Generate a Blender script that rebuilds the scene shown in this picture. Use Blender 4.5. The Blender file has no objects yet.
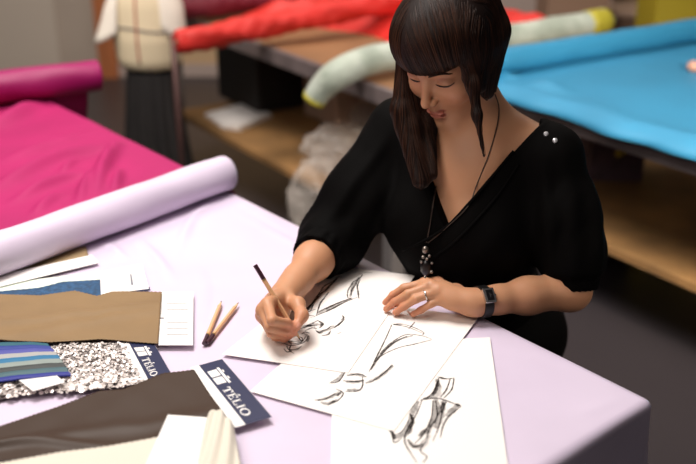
import bpy, bmesh, math, random
import numpy as np
from mathutils import Vector, Matrix, Quaternion
random.seed(7); rng = np.random.RandomState(11)
C = bpy.context.scene.collection
# ------------------------------------------------------------------ camera
PITCH = math.radians(23.7); CH = 1.57; FPX = 966.0
cP, sP = math.cos(PITCH), math.sin(PITCH)
cam = bpy.data.cameras.new('camera'); camo = bpy.data.objects.new('camera', cam); C.objects.link(camo)
camo.location = (0, 0, CH); camo.rotation_euler = (math.radians(90) - PITCH, 0, 0)
cam.sensor_width = 36; cam.lens = FPX / 696 * 36; cam.clip_end = 60; cam.clip_start = .05
cam.dof.use_dof = True; cam.dof.focus_distance = 1.64; cam.dof.aperture_fstop = 2.2
bpy.context.scene.camera = camo
def at(x, y, z=.75):
    u = (x - 348) / FPX; v = (232 - y) / FPX
    dz = -sP + v * cP; dy = cP + v * sP; d = (z - CH) / dz
    return Vector((u * d, dy * d, z))
def atd(x, y, d):
    u = (x - 348) / FPX; v = (232 - y) / FPX
    return Vector((u * d, (cP + v * sP) * d, CH + (-sP + v * cP) * d))
# ------------------------------------------------------------------ materials
def lin(c):
    return tuple(((v / 255) / 12.92 if v / 255 <= .04045 else ((v / 255 + .055) / 1.055) ** 2.4) for v in c) + (1,)
def mat(name, rgb, rough=.6, metal=0, spec=.5, noise=0, nscale=40, bump=0, bscale=200, sheen=0, aniso=None, sss=0,
        alpha=1, trans=0, coat=0, rgb2=None, stretch=(1, 1, 1), coords='Object'):
    m = bpy.data.materials.new(name); m.use_nodes = True
    nt = m.node_tree; b = nt.nodes['Principled BSDF']
    b.inputs['Base Color'].default_value = lin(rgb); b.inputs['Roughness'].default_value = rough
    b.inputs['Metallic'].default_value = metal; b.inputs['Specular IOR Level'].default_value = spec
    b.inputs['Sheen Weight'].default_value = sheen; b.inputs['Alpha'].default_value = alpha
    b.inputs['Transmission Weight'].default_value = trans; b.inputs['Coat Weight'].default_value = coat
    if sss:
        b.inputs['Subsurface Weight'].default_value = sss; b.inputs['Subsurface Radius'].default_value = (.9, .35, .2)
        b.inputs['Subsurface Scale'].default_value = .012
    tc = nt.nodes.new('ShaderNodeTexCoord'); mp = nt.nodes.new('ShaderNodeMapping'); mp.inputs['Scale'].default_value = stretch
    nt.links.new(tc.outputs[coords], mp.inputs[0])
    if noise or rgb2:
        n = nt.nodes.new('ShaderNodeTexNoise'); n.inputs['Scale'].default_value = nscale; n.inputs['Detail'].default_value = 5
        nt.links.new(mp.outputs[0], n.inputs['Vector'])
        r = nt.nodes.new('ShaderNodeValToRGB'); r.color_ramp.elements[0].position = .35; r.color_ramp.elements[1].position = .65
        c2 = rgb2 or tuple(max(0, v * (1 - noise)) for v in rgb)
        r.color_ramp.elements[0].color = lin(c2); r.color_ramp.elements[1].color = lin(rgb)
        nt.links.new(n.outputs['Fac'], r.inputs[0]); nt.links.new(r.outputs[0], b.inputs['Base Color'])
    if bump:
        n2 = nt.nodes.new('ShaderNodeTexNoise'); n2.inputs['Scale'].default_value = bscale; n2.inputs['Detail'].default_value = 3
        nt.links.new(mp.outputs[0], n2.inputs['Vector'])
        bp = nt.nodes.new('ShaderNodeBump'); bp.inputs['Strength'].default_value = bump; bp.inputs['Distance'].default_value = .002
        nt.links.new(n2.outputs['Fac'], bp.inputs['Height']); nt.links.new(bp.outputs[0], b.inputs['Normal'])
    return m
M = {}
M['lilac'] = mat('lilac_satin', (213, 198, 219), .42, sheen=.05, bump=.12, bscale=600, noise=.03, nscale=6)
M['magenta'] = mat('magenta_jersey', (174, 36, 100), .65, spec=.25, sheen=0, bump=.1, bscale=500, noise=.06, nscale=5)
M['magenta_d'] = mat('magenta_rolled_jersey', (146, 8, 88), .5, sheen=0, bump=.1, bscale=300)
M['red'] = mat('coral_red_cloth', (196, 36, 30), .55, sheen=0, bump=.2, bscale=60)
M['maroon'] = mat('maroon_cloth', (108, 16, 38), .6, bump=.2, bscale=80)
M['blue'] = mat('sky_blue_cloth', (42, 126, 166), .55, sheen=0, bump=.1, bscale=300, noise=.05, nscale=5)
M['silver'] = mat('silver_green_brocade', (184, 192, 182), .45, bump=.2, bscale=60, rgb2=(140, 150, 138), nscale=9, stretch=(1, 1, 1))
M['lime'] = mat('yellow_green_selvage', (168, 158, 46), .6)
M['card_core'] = mat('grey_cardboard', (150, 132, 108), .8)
M['paper'] = mat('drawing_paper', (240, 233, 229), .75, bump=.03, bscale=900)
M['card'] = mat('white_card', (234, 230, 228), .6)
M['navy'] = mat('navy_card', (30, 36, 72), .4)
M['ink'] = mat('grey_ink', (120, 120, 130), .6)
M['tan'] = mat('tan_twill', (140, 113, 80), .6, spec=.3, bump=.2, bscale=900, noise=.06, nscale=12)
M['olive'] = mat('olive_tan_cotton', (150, 126, 92), .7)
M['mint'] = mat('pale_green_cotton', (222, 230, 216), .7)
M['denim'] = mat('blue_textured_knit', (36, 82, 124), .7, bump=.6, bscale=300, noise=.3, nscale=120)
M['choc'] = mat('dark_brown_satin', (60, 44, 34), .5, spec=.3, bump=.1, bscale=600)
M['cream'] = mat('cream_cotton', (214, 206, 192), .75, bump=.2, bscale=500)
M['sequin'] = mat('silver_sequins', (226, 216, 212), .42, metal=.55)
M['sequin_d'] = mat('black_mesh_ground', (120, 112, 110), .5)
for i, c in enumerate([(20, 84, 100), (34, 52, 132), (70, 72, 150), (160, 158, 156), (22, 104, 146), (134, 144, 140), (52, 56, 56), (60, 92, 100), (24, 34, 130)]):
    M['st%d' % i] = mat('stripe_%d' % i, c, .6, bump=.2, bscale=700)
M['wood'] = mat('pencil_wood', (224, 176, 132), .45, coat=.3)
M['woodraw'] = mat('sharpened_wood', (224, 186, 142), .7)
M['plum'] = mat('plum_pencil_lacquer', (58, 24, 40), .35, coat=.4)
M['lead'] = mat('charcoal_lead', (30, 28, 28), .6)
M['gold'] = mat('gold_band', (196, 168, 110), .3, metal=.8)
M['kraft'] = mat('kraft_board', (160, 120, 74), .7, noise=.22, nscale=5, bump=.1, bscale=60)
M['kraft2'] = mat('kraft_board_pale', (140, 100, 66), .7, noise=.12, nscale=5)
M['steel'] = mat('grey_painted_frame', (108, 97, 97), .5, noise=.15, nscale=12)
M['steel_l'] = mat('grey_leg_paint', (112, 108, 108), .4, metal=.2)
M['mdf'] = mat('table_board', (176, 160, 140), .7)
M['carpet'] = mat('dark_speckled_floor', (64, 59, 63), .38, spec=.5, rgb2=(36, 32, 35), nscale=260, bump=.35, bscale=400)
M['wall'] = mat('taupe_wall_paint', (172, 158, 146), .8, noise=.03, nscale=2)
M['wall2'] = mat('beige_wall_paint', (196, 164, 128), .8, noise=.03, nscale=2)
M['wall3'] = mat('grey_wall_paint', (178, 160, 152), .8, noise=.03, nscale=2)
M['pillar'] = mat('orange_brown_wood', (176, 104, 60), .6, noise=.12, nscale=8, stretch=(4, 4, .3))
M['dark'] = mat('black_plastic', (22, 20, 21), .6)
M['form'] = mat('cream_linen_form', (226, 210, 178), .75, bump=.15, bscale=300)
M['muslin'] = mat('white_muslin', (238, 230, 218), .8)
M['redtape'] = mat('red_style_tape', (170, 66, 46), .7)
M['bluetape'] = mat('grey_style_tape', (74, 72, 84), .7)
M['skirt'] = mat('black_pleated_cloth', (24, 20, 21), .8, noise=.2, nscale=20)
M['mustard'] = mat('mustard_yellow_panel', (158, 140, 20), .6, noise=.06, nscale=3)
M['box'] = mat('brown_carton', (122, 96, 80), .75)
M['box_l'] = mat('pale_carton', (176, 150, 132), .75)
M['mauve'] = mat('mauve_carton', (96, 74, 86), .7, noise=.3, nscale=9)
M['black'] = mat('black_crepe', (5, 4, 4), .75, spec=.05)
M['shoe'] = mat('black_shoe_leather', (16, 15, 16), .35)
M['strap'] = mat('black_watch_strap', (14, 13, 14), .4)
M['metal'] = mat('dark_antique_silver', (140, 130, 122), .3, metal=.9)
M['silverm'] = mat('polished_silver', (210, 206, 204), .2, metal=1)
M['chain'] = mat('dark_chain', (74, 62, 56), .4, metal=.7)
M['gem'] = mat('black_glass_stone', (14, 12, 15), .3, spec=.5)
M['rhine'] = mat('clear_rhinestone', (235, 235, 240), .12, metal=.6)
M['lash'] = mat('dark_lashes', (26, 16, 14), .7)
M['eye'] = mat('eye_white', (190, 180, 174), .3)
M['iris'] = mat('brown_iris', (50, 32, 22), .2)
M['nail'] = mat('pale_nail', (214, 150, 128), .35)
M['stuffing'] = mat('beige_bundle', (176, 152, 122), .8)
def plastic():
    m = bpy.data.materials.new('clear_plastic_film'); m.use_nodes = True; nt = m.node_tree
    b = nt.nodes['Principled BSDF']; b.inputs['Base Color'].default_value = lin((216, 208, 202)); b.inputs['Roughness'].default_value = .22
    b.inputs['Alpha'].default_value = .26; b.inputs['Specular IOR Level'].default_value = .8
    return m
M['plastic'] = plastic()
def charcoal(name, a):
    m = bpy.data.materials.new(name); m.use_nodes = True; nt = m.node_tree
    b = nt.nodes['Principled BSDF']; b.inputs['Base Color'].default_value = lin((48, 41, 40)); b.inputs['Roughness'].default_value = .9
    b.inputs['Specular IOR Level'].default_value = .1
    tc = nt.nodes.new('ShaderNodeTexCoord'); n = nt.nodes.new('ShaderNodeTexNoise'); n.inputs['Scale'].default_value = 260
    nt.links.new(tc.outputs['Object'], n.inputs['Vector'])
    mr = nt.nodes.new('ShaderNodeMapRange'); mr.inputs['From Min'].default_value = .3; mr.inputs['From Max'].default_value = .65
    mr.inputs['To Min'].default_value = a * .45; mr.inputs['To Max'].default_value = a
    nt.links.new(n.outputs['Fac'], mr.inputs['Value']); nt.links.new(mr.outputs[0], b.inputs['Alpha'])
    return m
M['ch_line'] = charcoal('charcoal_line', .9); M['ch_soft'] = charcoal('charcoal_smudge', .5); M['ch_dark'] = charcoal('charcoal_heavy', .85)
def skinmat():
    m = mat('skin', (206, 150, 120), .48, spec=.4, sss=.15, bump=.06, bscale=700)
    nt = m.node_tree; b = nt.nodes['Principled BSDF']
    a = nt.nodes.new('ShaderNodeAttribute'); a.attribute_name = 'tint'
    n = nt.nodes.new('ShaderNodeTexNoise'); n.inputs['Scale'].default_value = 30
    tc = nt.nodes.new('ShaderNodeTexCoord'); nt.links.new(tc.outputs['Object'], n.inputs['Vector'])
    mx = nt.nodes.new('ShaderNodeMix'); mx.data_type = 'RGBA'; mx.blend_type = 'MULTIPLY'; mx.inputs[0].default_value = 1
    r = nt.nodes.new('ShaderNodeValToRGB'); r.color_ramp.elements[0].color = (.93, .88, .86, 1); r.color_ramp.elements[1].color = (1, 1, 1, 1)
    nt.links.new(n.outputs['Fac'], r.inputs[0]); nt.links.new(a.outputs['Color'], mx.inputs[6]); nt.links.new(r.outputs[0], mx.inputs[7])
    nt.links.new(mx.outputs[2], b.inputs['Base Color'])
    return m
M['skin'] = skinmat()
def hairmat():
    m = mat('dark_brown_hair', (44, 25, 19), .42, spec=.28); nt = m.node_tree; b = nt.nodes['Principled BSDF']
    b.inputs['Anisotropic'].default_value = .6
    a = nt.nodes.new('ShaderNodeAttribute'); a.attribute_name = 'shade'
    r = nt.nodes.new('ShaderNodeValToRGB'); r.color_ramp.elements[0].color = lin((24, 13, 10)); r.color_ramp.elements[1].color = lin((72, 42, 28))
    nt.links.new(a.outputs['Fac'], r.inputs[0]); nt.links.new(r.outputs[0], b.inputs['Base Color'])
    return m
M['hair'] = hairmat(); M['hairbase'] = mat('hair_underlayer', (24, 13, 10), .6, spec=.15)
# ------------------------------------------------------------------ object helpers
def tag(o, label=None, cat=None, group=None, kind=None):
    if label: o['label'] = label
    if cat: o['category'] = cat
    if group: o['group'] = group
    if kind: o['kind'] = kind
    return o
def thing(name, label, cat, loc=(0, 0, 0), rz=0, group=None):
    o = bpy.data.objects.new(name, None); C.objects.link(o); o.empty_display_size = .05
    o.location = loc; o.rotation_euler = (0, 0, rz)
    return tag(o, label, cat, group)
bpy.context.view_layer.update()
def link(name, me, m, parent=None, world=True, smooth=True):
    ms = m if isinstance(m, (list, tuple)) else [m]
    for k in ms: me.materials.append(k)
    if smooth:
        for p in me.polygons: p.use_smooth = True
    o = bpy.data.objects.new(name, me); C.objects.link(o)
    if parent:
        o.parent = parent
        if world:   # geometry was given in world space
            w = Matrix.Identity(4); q = parent; chain = []
            while q: chain.append(q); q = q.parent
            for q in reversed(chain): w = w @ q.matrix_parent_inverse @ (Matrix.Translation(q.location) @ q.rotation_euler.to_matrix().to_4x4())
            o.matrix_parent_inverse = w.inverted()
    return o
def fromlists(V, F, name='m'):
    me = bpy.data.meshes.new(name); me.from_pydata([tuple(v) for v in V], [], F); me.update(); return me
def obj(name, V, F, m, parent=None, smooth=True):
    return link(name, fromlists(V, F, name), m, parent, smooth=smooth)
def bobj(name, bm, m, parent=None, smooth=False, bevel=0):
    bmesh.ops.recalc_face_normals(bm, faces=bm.faces)
    me = bpy.data.meshes.new(name); bm.to_mesh(me); bm.free()
    o = link(name, me, m, parent, smooth=smooth)
    if bevel:
        md = o.modifiers.new('b', 'BEVEL'); md.width = bevel; md.segments = 2; md.limit_method = 'ANGLE'
    return o
def boxbm(bm, c, ax, ay, az):
    """box centred on c with half-axis vectors"""
    c, ax, ay, az = map(Vector, (c, ax, ay, az))
    vs = [bm.verts.new(c + ax * i + ay * j + az * k) for i in (-1, 1) for j in (-1, 1) for k in (-1, 1)]
    for f in ((0, 1, 3, 2), (4, 6, 7, 5), (0, 4, 5, 1), (2, 3, 7, 6), (0, 2, 6, 4), (1, 5, 7, 3)):
        bm.faces.new([vs[i] for i in f])
def tube(pts, rad, n=12, caps=True):
    pts = [Vector(p) for p in pts]; V = []; F = []
    if not hasattr(rad, '__len__'): rad = [rad] * len(pts)
    up = Vector((0, 0, 1))
    t0 = (pts[1] - pts[0]).normalized()
    if abs(t0.z) > .95: up = Vector((1, 0, 0))
    nx = t0.cross(up).normalized()
    for i, p in enumerate(pts):
        t = (pts[min(i + 1, len(pts) - 1)] - pts[max(i - 1, 0)]).normalized()
        nx = (nx - t * nx.dot(t)).normalized(); ny = t.cross(nx)
        for k in range(n):
            a = 2 * math.pi * k / n; V.append(p + (nx * math.cos(a) + ny * math.sin(a)) * rad[i])
    for i in range(len(pts) - 1):
        for k in range(n):
            F.append((i * n + k, i * n + (k + 1) % n, (i + 1) * n + (k + 1) % n, (i + 1) * n + k))
    if caps:
        F.append(tuple(reversed(range(n)))); F.append(tuple((len(pts) - 1) * n + k for k in range(n)))
    return V, F
def smoothpath(pts, n):
    pts = np.array([tuple(p) for p in pts], float)
    out = []
    m = len(pts)
    for i in range(m - 1):
        p0, p1, p2, p3 = pts[max(i - 1, 0)], pts[i], pts[i + 1], pts[min(i + 2, m - 1)]
        for k in range(n):
            t = k / n
            out.append(.5 * ((2 * p1) + (-p0 + p2) * t + (2 * p0 - 5 * p1 + 4 * p2 - p3) * t * t + (-p0 + 3 * p1 - 3 * p2 + p3) * t ** 3))
    out.append(pts[-1]); return np.array(out)
def wob(x, y, z=0, s=1.0, seed=0):
    r = 0
    for i, (a, b, c, ph) in enumerate(((1.0, .6, .3, 0), (-.7, 1.1, .5, 1.3), (1.7, -1.2, .9, 2.1), (2.3, 2.9, -1.4, .7), (-3.1, 2.2, 2.7, 4.0))):
        r = r + np.sin((a * x + b * y + c * z) * s + ph + seed * 1.7 * (i + 1)) / (1 + .6 * i)
    return r / 2.6
# ------------------------------------------------------------------ SDF toolkit (sparse surface nets)
def cap(P, a, b, r1, r2=None):
    r2 = r1 if r2 is None else r2
    a = np.array(tuple(a)); ba = np.array(tuple(b)) - a; pa = P - a
    h = np.clip(pa @ ba / (ba @ ba), 0, 1)
    return np.linalg.norm(pa - h[:, None] * ba, axis=1) - (r1 + (r2 - r1) * h)
def ell(P, c, r, R=None):
    q = P - np.array(tuple(c))
    if R is not None: q = q @ R      # columns of R = axes
    r = np.array(r, float)
    k0 = np.linalg.norm(q / r, axis=1); k1 = np.linalg.norm(q / r ** 2, axis=1) + 1e-9
    return k0 * (k0 - 1) / k1
def smin(a, b, k):
    h = np.maximum(k - np.abs(a - b), 0) / k
    return np.minimum(a, b) - h * h * k * .25
def smax(a, b, k): return -smin(-a, -b, k)
def chain(P, pts, rs, k=.004):
    d = None
    for i in range(len(pts) - 1):
        e = cap(P, pts[i], pts[i + 1], rs[i], rs[i + 1]); d = e if d is None else smin(d, e, k)
    return d
def local(P, f, c, R):
    dist = np.linalg.norm(P - np.array(tuple(c)), axis=1); out = np.maximum(dist - R, 0) + .035; m = dist < R
    if m.any(): out[m] = f(P[m])
    return out
def nets(f, lo, hi, h, B=8, margin=1.6):
    lo = np.array(lo, float); hi = np.array(hi, float)
    nb = np.ceil((hi - lo) / (h * B)).astype(int)
    g = np.stack(np.meshgrid(*[np.arange(n) for n in nb], indexing='ij'), -1).reshape(-1, 3)
    cen = lo + (g + .5) * h * B
    fv = np.concatenate([f(cen[i:i + 200000]) for i in range(0, len(cen), 200000)])
    g = g[np.abs(fv) < h * B * .87 * margin]
    N = (nb * B + 2).astype(np.int64)
    cc = np.stack(np.meshgrid(*[np.arange(B + 1)] * 3, indexing='ij'), -1).reshape(-1, 3)
    IDs = []; POS = []; E = [[], [], []]
    def gid(ijk): return (ijk[..., 0] * N[1] + ijk[..., 1]) * N[2] + ijk[..., 2]
    for s in range(0, len(g), 600):
        gb = g[s:s + 600]; n = len(gb)
        idx = (gb[:, None, :] * B + cc[None]).reshape(-1, 3)
        val = f(lo + idx * h).reshape(n, B + 1, B + 1, B + 1)
        ins = val < 0
        cnt = np.zeros((n, B, B, B), int); acc = np.zeros((n, B, B, B, 3)); w = np.zeros((n, B, B, B))
        for a in (0, 1):
            for b in (0, 1):
                for c_ in (0, 1): cnt += ins[:, a:a + B, b:b + B, c_:c_ + B]
        for ax in range(3):
            o = [d for d in range(3) if d != ax]
            s0 = [slice(None)] * 4; s1 = [slice(None)] * 4
            s0[ax + 1] = slice(0, B); s1[ax + 1] = slice(1, B + 1)
            v0 = val[tuple(s0)]; v1 = val[tuple(s1)]; cr = (v0 < 0) != (v1 < 0)
            t = np.where(cr, v0 / np.where(cr, v0 - v1, 1), 0)
            for a in (0, 1):
                for b in (0, 1):
                    sl = [slice(None)] * 4; sl[o[0] + 1] = slice(a, a + B); sl[o[1] + 1] = slice(b, b + B)
                    c1 = cr[tuple(sl)]; tt = t[tuple(sl)]
                    w += c1; acc[..., ax] += np.where(c1, tt, 0); acc[..., o[0]] += a * c1; acc[..., o[1]] += b * c1
            # quads for edges owned by this block
            sl = [slice(None)] + [slice(0, B)] * 3
            own = cr[tuple(sl)]; q = np.argwhere(own)
            if len(q):
                base = gb[q[:, 0]] * B + q[:, 1:]
                E[ax].append(np.concatenate([base, (v0[tuple(sl)][own] < 0)[:, None]], 1))
        act = w > 0; q = np.argwhere(act)
        base = gb[q[:, 0]] * B + q[:, 1:]
        IDs.append(gid(base)); POS.append(lo + (base + acc[act] / w[act][:, None]) * h)
    IDs = np.concatenate(IDs); POS = np.concatenate(POS); od = np.argsort(IDs); IDs = IDs[od]; POS = POS[od]
    quads = []
    for ax in range(3):
        e = np.concatenate(E[ax]); base = e[:, :3]; fl = e[:, 3] > 0
        o = [(ax + 1) % 3, (ax + 2) % 3]
        offs = []
        for a, b in ((0, 0), (1, 0), (1, 1), (0, 1)):
            d = np.zeros(3, int); d[o[0]] = -a; d[o[1]] = -b; offs.append(d)
        ok = np.ones(len(base), bool); cols = []
        for d in offs:
            k = gid(base + d); j = np.clip(np.searchsorted(IDs, k), 0, len(IDs) - 1); ok &= IDs[j] == k; cols.append(j)
        qd = np.stack(cols, 1); qd[~fl] = qd[~fl][:, ::-1]; quads.append(qd[ok])
    Q = np.concatenate(quads)
    return POS, Q
def sdfmesh(name, f, lo, hi, h, smooth_it=1):
    V, Q = nets(f, lo, hi, h)
    for _ in range(smooth_it):
        acc = np.zeros_like(V); n = np.zeros(len(V))
        for a, b in ((0, 1), (1, 2), (2, 3), (3, 0)):
            np.add.at(acc, Q[:, a], V[Q[:, b]]); np.add.at(n, Q[:, a], 1); np.add.at(acc, Q[:, b], V[Q[:, a]]); np.add.at(n, Q[:, b], 1)
        V = V * .5 + .5 * acc / np.maximum(n, 1)[:, None]
    me = bpy.data.meshes.new(name)
    me.vertices.add(len(V)); me.vertices.foreach_set('co', V.astype(np.float32).ravel())
    me.loops.add(len(Q) * 4); me.loops.foreach_set('vertex_index', Q.astype(np.int32).ravel())
    me.polygons.add(len(Q)); me.polygons.foreach_set('loop_start', np.arange(0, len(Q) * 4, 4, dtype=np.int32))
    me.update(calc_edges=True); me.validate()
    return me, V
# ------------------------------------------------------------------ room frame
K = at(643, 398); K.z = 0                                   # near corner of the big table
e = Vector((-.645, .764, 0)).normalized(); nv = Vector((e.y, -e.x, 0)).normalized()   # along the edge; away from the table
def tb(a, b, z=.75): return K + e * a - nv * b + Vector((0, 0, z))
# ---- setting
bm = bmesh.new(); boxbm(bm, (0, 3, -.05), (5, 0, 0), (0, 4, 0), (0, 0, .05)); tag(bobj('floor', bm, M['carpet']), kind='structure')
YW = 6.06
def panel(name, x0, x1, m, y=YW, th=.1, z1=2.9, z0=0):
    bm = bmesh.new(); boxbm(bm, ((x0 + x1) / 2, y + th / 2, (z0 + z1) / 2), ((x1 - x0) / 2, 0, 0), (0, th / 2, 0), (0, 0, (z1 - z0) / 2))
    return tag(bobj(name, bm, m), kind='structure')
def wx(px, y=20): return (px - 348) / FPX * (YW * cP + .2)
panel('wall_back', wx(103), 4.5, M['wall2']); panel('wall_left', -4.5, wx(84), M['wall'])
panel('trim_1', wx(84), wx(103), M['pillar'], YW - .06, .16)
panel('trim_2', -4.5, wx(42), mat('grey_panel_paint', (186, 174, 162), .8), YW - .02, .05)
panel('baseboard_back', wx(103), 4.5, M['wall3'], YW - .015, .02, .08)
panel('wall_right', wx(470), wx(600), M['wall3'], YW - .5, .3, 2.4)
# ---- big cutting table
ct = thing('cutting_table', 'long work table in front under lilac and magenta cloth', 'table', tuple(tb(1.1, .62, 0)))
TL, TW = 2.5, 1.22
def tbox(a0, a1, b0, b1, z0, z1):
    bm = bmesh.new(); c = (tb(a0, b0, z0) + tb(a1, b1, z1)) / 2
    boxbm(bm, c, e * (a1 - a0) / 2, nv * (b1 - b0) / 2, (0, 0, (z1 - z0) / 2)); return bm
bobj('table_top', tbox(.014, TL, .014, TW, .705, .744), M['mdf'], ct, bevel=.003)
for a in (.08, TL - .08):
    for b in (.1, TW - .1): bobj('leg', tbox(a - .03, a + .03, b - .03, b + .03, 0, .705), M['steel_l'], ct, bevel=.003)
for b in (.1, TW - .1): bobj('rail', tbox(.11, TL - .11, b - .015, b + .015, .64, .70), M['steel_l'], ct)
# ---- lilac roll with its spread cloth
def ridge_field(x, y, ridges):
    z = np.zeros_like(x)
    for pts, hgt, wd in ridges:
        pp = smoothpath([at(*p) for p in pts], 5); seg = np.linalg.norm(pp[1:] - pp[:-1], axis=1); cum = np.r_[0, np.cumsum(seg)]; LL = cum[-1]
        best = np.full(x.shape, 9.); par = np.zeros(x.shape)
        for k_ in range(len(pp) - 1):
            p, q = pp[k_], pp[k_ + 1]; dx, dy = q[0] - p[0], q[1] - p[1]; L = dx * dx + dy * dy + 1e-12
            t = np.clip(((x - p[0]) * dx + (y - p[1]) * dy) / L, 0, 1)
            dd = np.hypot(x - p[0] - t * dx, y - p[1] - t * dy); m_ = dd < best
            best = np.where(m_, dd, best); par = np.where(m_, cum[k_] + t * seg[k_], par)
        tp = np.clip(np.minimum(par, LL - par) / (.45 * LL), 0, 1); tp = tp * tp * (3 - 2 * tp)
        z += hgt * tp * np.exp(-(best / wd) ** 2)
    return z
lil_r = [([(226, 196), (196, 214), (172, 262)], .010, .010), ([(132, 232), (160, 262), (178, 288)], .008, .010), ([(105, 240), (128, 262)], .008, .009),
         ([(196, 262), (206, 288), (200, 330), (192, 350)], .0045, .008), ([(230, 205), (262, 226), (330, 262)], .003, .010),
         ([(236, 196), (300, 240)], .003, .016), ([(520, 345), (600, 372)], .002, .02), ([(560, 420), (636, 392)], .0015, .012)]
def drape(a, b, top, flare=.07, rr=.014, wavek=0, seed=0):
    ha = np.maximum(0, -a); hb = np.maximum(0, -b); r = np.hypot(ha, hb) + 1e-9
    ua, ub = ha / r, hb / r
    q = np.minimum(r / (rr * 1.57), 1); off = rr * np.sin(q * 1.5708) ; drop = rr * (1 - np.cos(q * 1.5708)) + np.maximum(0, r - rr * 1.57)
    off = off + flare * np.maximum(0, r - rr * 1.57) + wavek * np.minimum(r, .4) * np.sin(18 * (a - b) + seed)
    A = np.maximum(a, 0) - ua * off; Bq = np.maximum(b, 0) - ub * off
    x = K.x + e.x * A - nv.x * Bq; y = K.y + e.y * A - nv.y * Bq
    return x, y, top - drop, r
def cloth(name, a0, a1, b0, b1, top, ridges, m, parent, na, nb, flare=.05, noise=.0006, nsc=14, wave=.05, edit=None):
    a, b = np.meshgrid(np.linspace(a0, a1, na), np.linspace(b0, b1, nb), indexing='ij')
    x, y, z, r = drape(a, b, top, flare, wavek=wave)
    f = np.clip(1 - r / .01, 0, 1)
    z = z + f * (ridge_field(x, y, ridges) + noise * (1 + wob(x, y, 0, nsc)))
    if edit: x, y, z = edit(a, b, x, y, z)
    V = np.stack([x.ravel(), y.ravel(), z.ravel()], 1)
    F = [(i * nb + j, (i + 1) * nb + j, (i + 1) * nb + j + 1, i * nb + j + 1) for i in range(na - 1) for j in range(nb - 1)]
    o = obj(name, V, F, m, parent)
    s = o.modifiers.new('s', 'SOLIDIFY'); s.thickness = .0012; s.offset = -1
    return o
def roll(parent, p0, p1, r, m, name='rolled_fabric', turns=4, seed=0, ns=70, core=.012, wr=.001):
    """bolt from p0 (visible end) to p1, ends showing a wound spiral and a core hole"""
    p0, p1 = Vector(p0), Vector(p1); t = (p1 - p0).normalized(); ln = (p1 - p0).length
    up = Vector((0, 0, 1)); sx = t.cross(up).normalized(); up = sx.cross(t)
    n = 40; V = []; F = []
    prof = [(0, core), (-.004 * 0, r * .5), (.001, r * .86), (.004, r * .97)] + [(.01 + (ln - .02) * i / ns, r) for i in range(ns + 1)] + [(ln - .001, r * .9), (ln, r * .5), (ln, core)]
    for i, (s, rad) in enumerate(prof):
        for k in range(n):
            an = 2 * math.pi * k / n
            rr = rad + (wr * float(wob(s * 30, an * 2 + s * 9, 0, 1.0, seed)) if rad > r * .95 else 0)
            if rad > r * .95: rr += (wr * .6 * math.sin(s * 95 + 2 * math.sin(an * 2 + s * 8)) if wr >= .003 else 0) + wr * .9 * math.sin(s * 24 + an * 3 + seed) * (1 if k % 2 else .9)
            V.append(p0 + t * s + (sx * math.cos(an) + up * math.sin(an)) * rr)
    for i in range(len(prof) - 1):
        for k in range(n): F.append((i * n + k, (i + 1) * n + k, (i + 1) * n + (k + 1) % n, i * n + (k + 1) % n))
    o = obj(name, V, F, m, parent)
    Vc, Fc = tube([p0 - t * .0015, p1], core * .98, 16); obj('cardboard_core', Vc, Fc, M['card_core'], parent)
    return o
LR = .0415
lp0 = at(227, 172, .75 + LR); ldir = (at(-2, 254, .75 + LR) - lp0).normalized()
lr = thing('fabric_roll', 'lilac fabric roll on the front table, its cloth spread under the drawings', 'fabric roll', (lp0.x, lp0.y, .75))
roll(lr, lp0, lp0 + ldir * 1.2, LR, M['lilac'], seed=2, wr=.0009)
cloth('spread_cloth', -.5, 1.17, -.28, 1.24, .7475, lil_r, M['lilac'], lr, 260, 220)
# ---- magenta roll with its cloth
mag_r = [([(-30, 205), (20, 180), (60, 162), (105, 152), (150, 150)], .028, .024), ([(0, 212), (40, 192), (75, 180), (110, 176)], .022, .016), ([(92, 212), (100, 186), (108, 164), (122, 146), (140, 140)], .034, .018),
         ([(-30, 140), (10, 124), (36, 108), (60, 104)], .034, .032), ([(78, 212), (86, 188), (96, 172)], .022, .012), ([(-20, 172), (50, 148), (110, 128)], .016, .026), ([(112, 204), (118, 182), (122, 168)], .022, .012), ([(30, 222), (54, 202), (74, 196)], .018, .014), ([(60, 180), (74, 166), (92, 162)], .016, .010)]
MR = .047
mp0 = at(100, 75, .75 + MR + .02); mp1 = at(-80, 96, .75 + MR + .02)
mr = thing('fabric_roll', 'magenta fabric roll at the far left with its bright pink cloth spread out', 'fabric roll', (mp0.x, mp0.y, .75))
roll(mr, mp0, mp0 + (mp1 - mp0).normalized() * 1.3, MR, M['magenta_d'], seed=5, wr=.0015)
cloth('spread_cloth', 1.12, 2.42, -.16, 1.22, .7535, mag_r, M['magenta'], mr, 190, 170, noise=.003, nsc=13, wave=.1)
# flap falling from the overhanging part of the roll past the table edge
V = []; F = []; nu, nw = 24, 16
d_m = (mp1 - mp0).normalized()
for i in range(nu):
    t = i / (nu - 1)
    top = mp0 + d_m * (.04 + .36 * t) + Vector((0, 0, -MR * .8))
    bot = (at(84, 128, .62) * (1 - t) + at(18, 96, .752) * t)
    for j in range(nw):
        s = j / (nw - 1); p = top.lerp(bot, s); p.z += -.03 * math.sin(s * math.pi) * (1 - t) + .004 * math.sin(t * 17 + s * 4); V.append(p)
for i in range(nu - 1):
    for j in range(nw - 1): F.append((i * nw + j, (i + 1) * nw + j, (i + 1) * nw + j + 1, i * nw + j + 1))
o = obj('hanging_flap', V, F, M['magenta'], mr); s = o.modifiers.new('s', 'SOLIDIFY'); s.thickness = .0015

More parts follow.
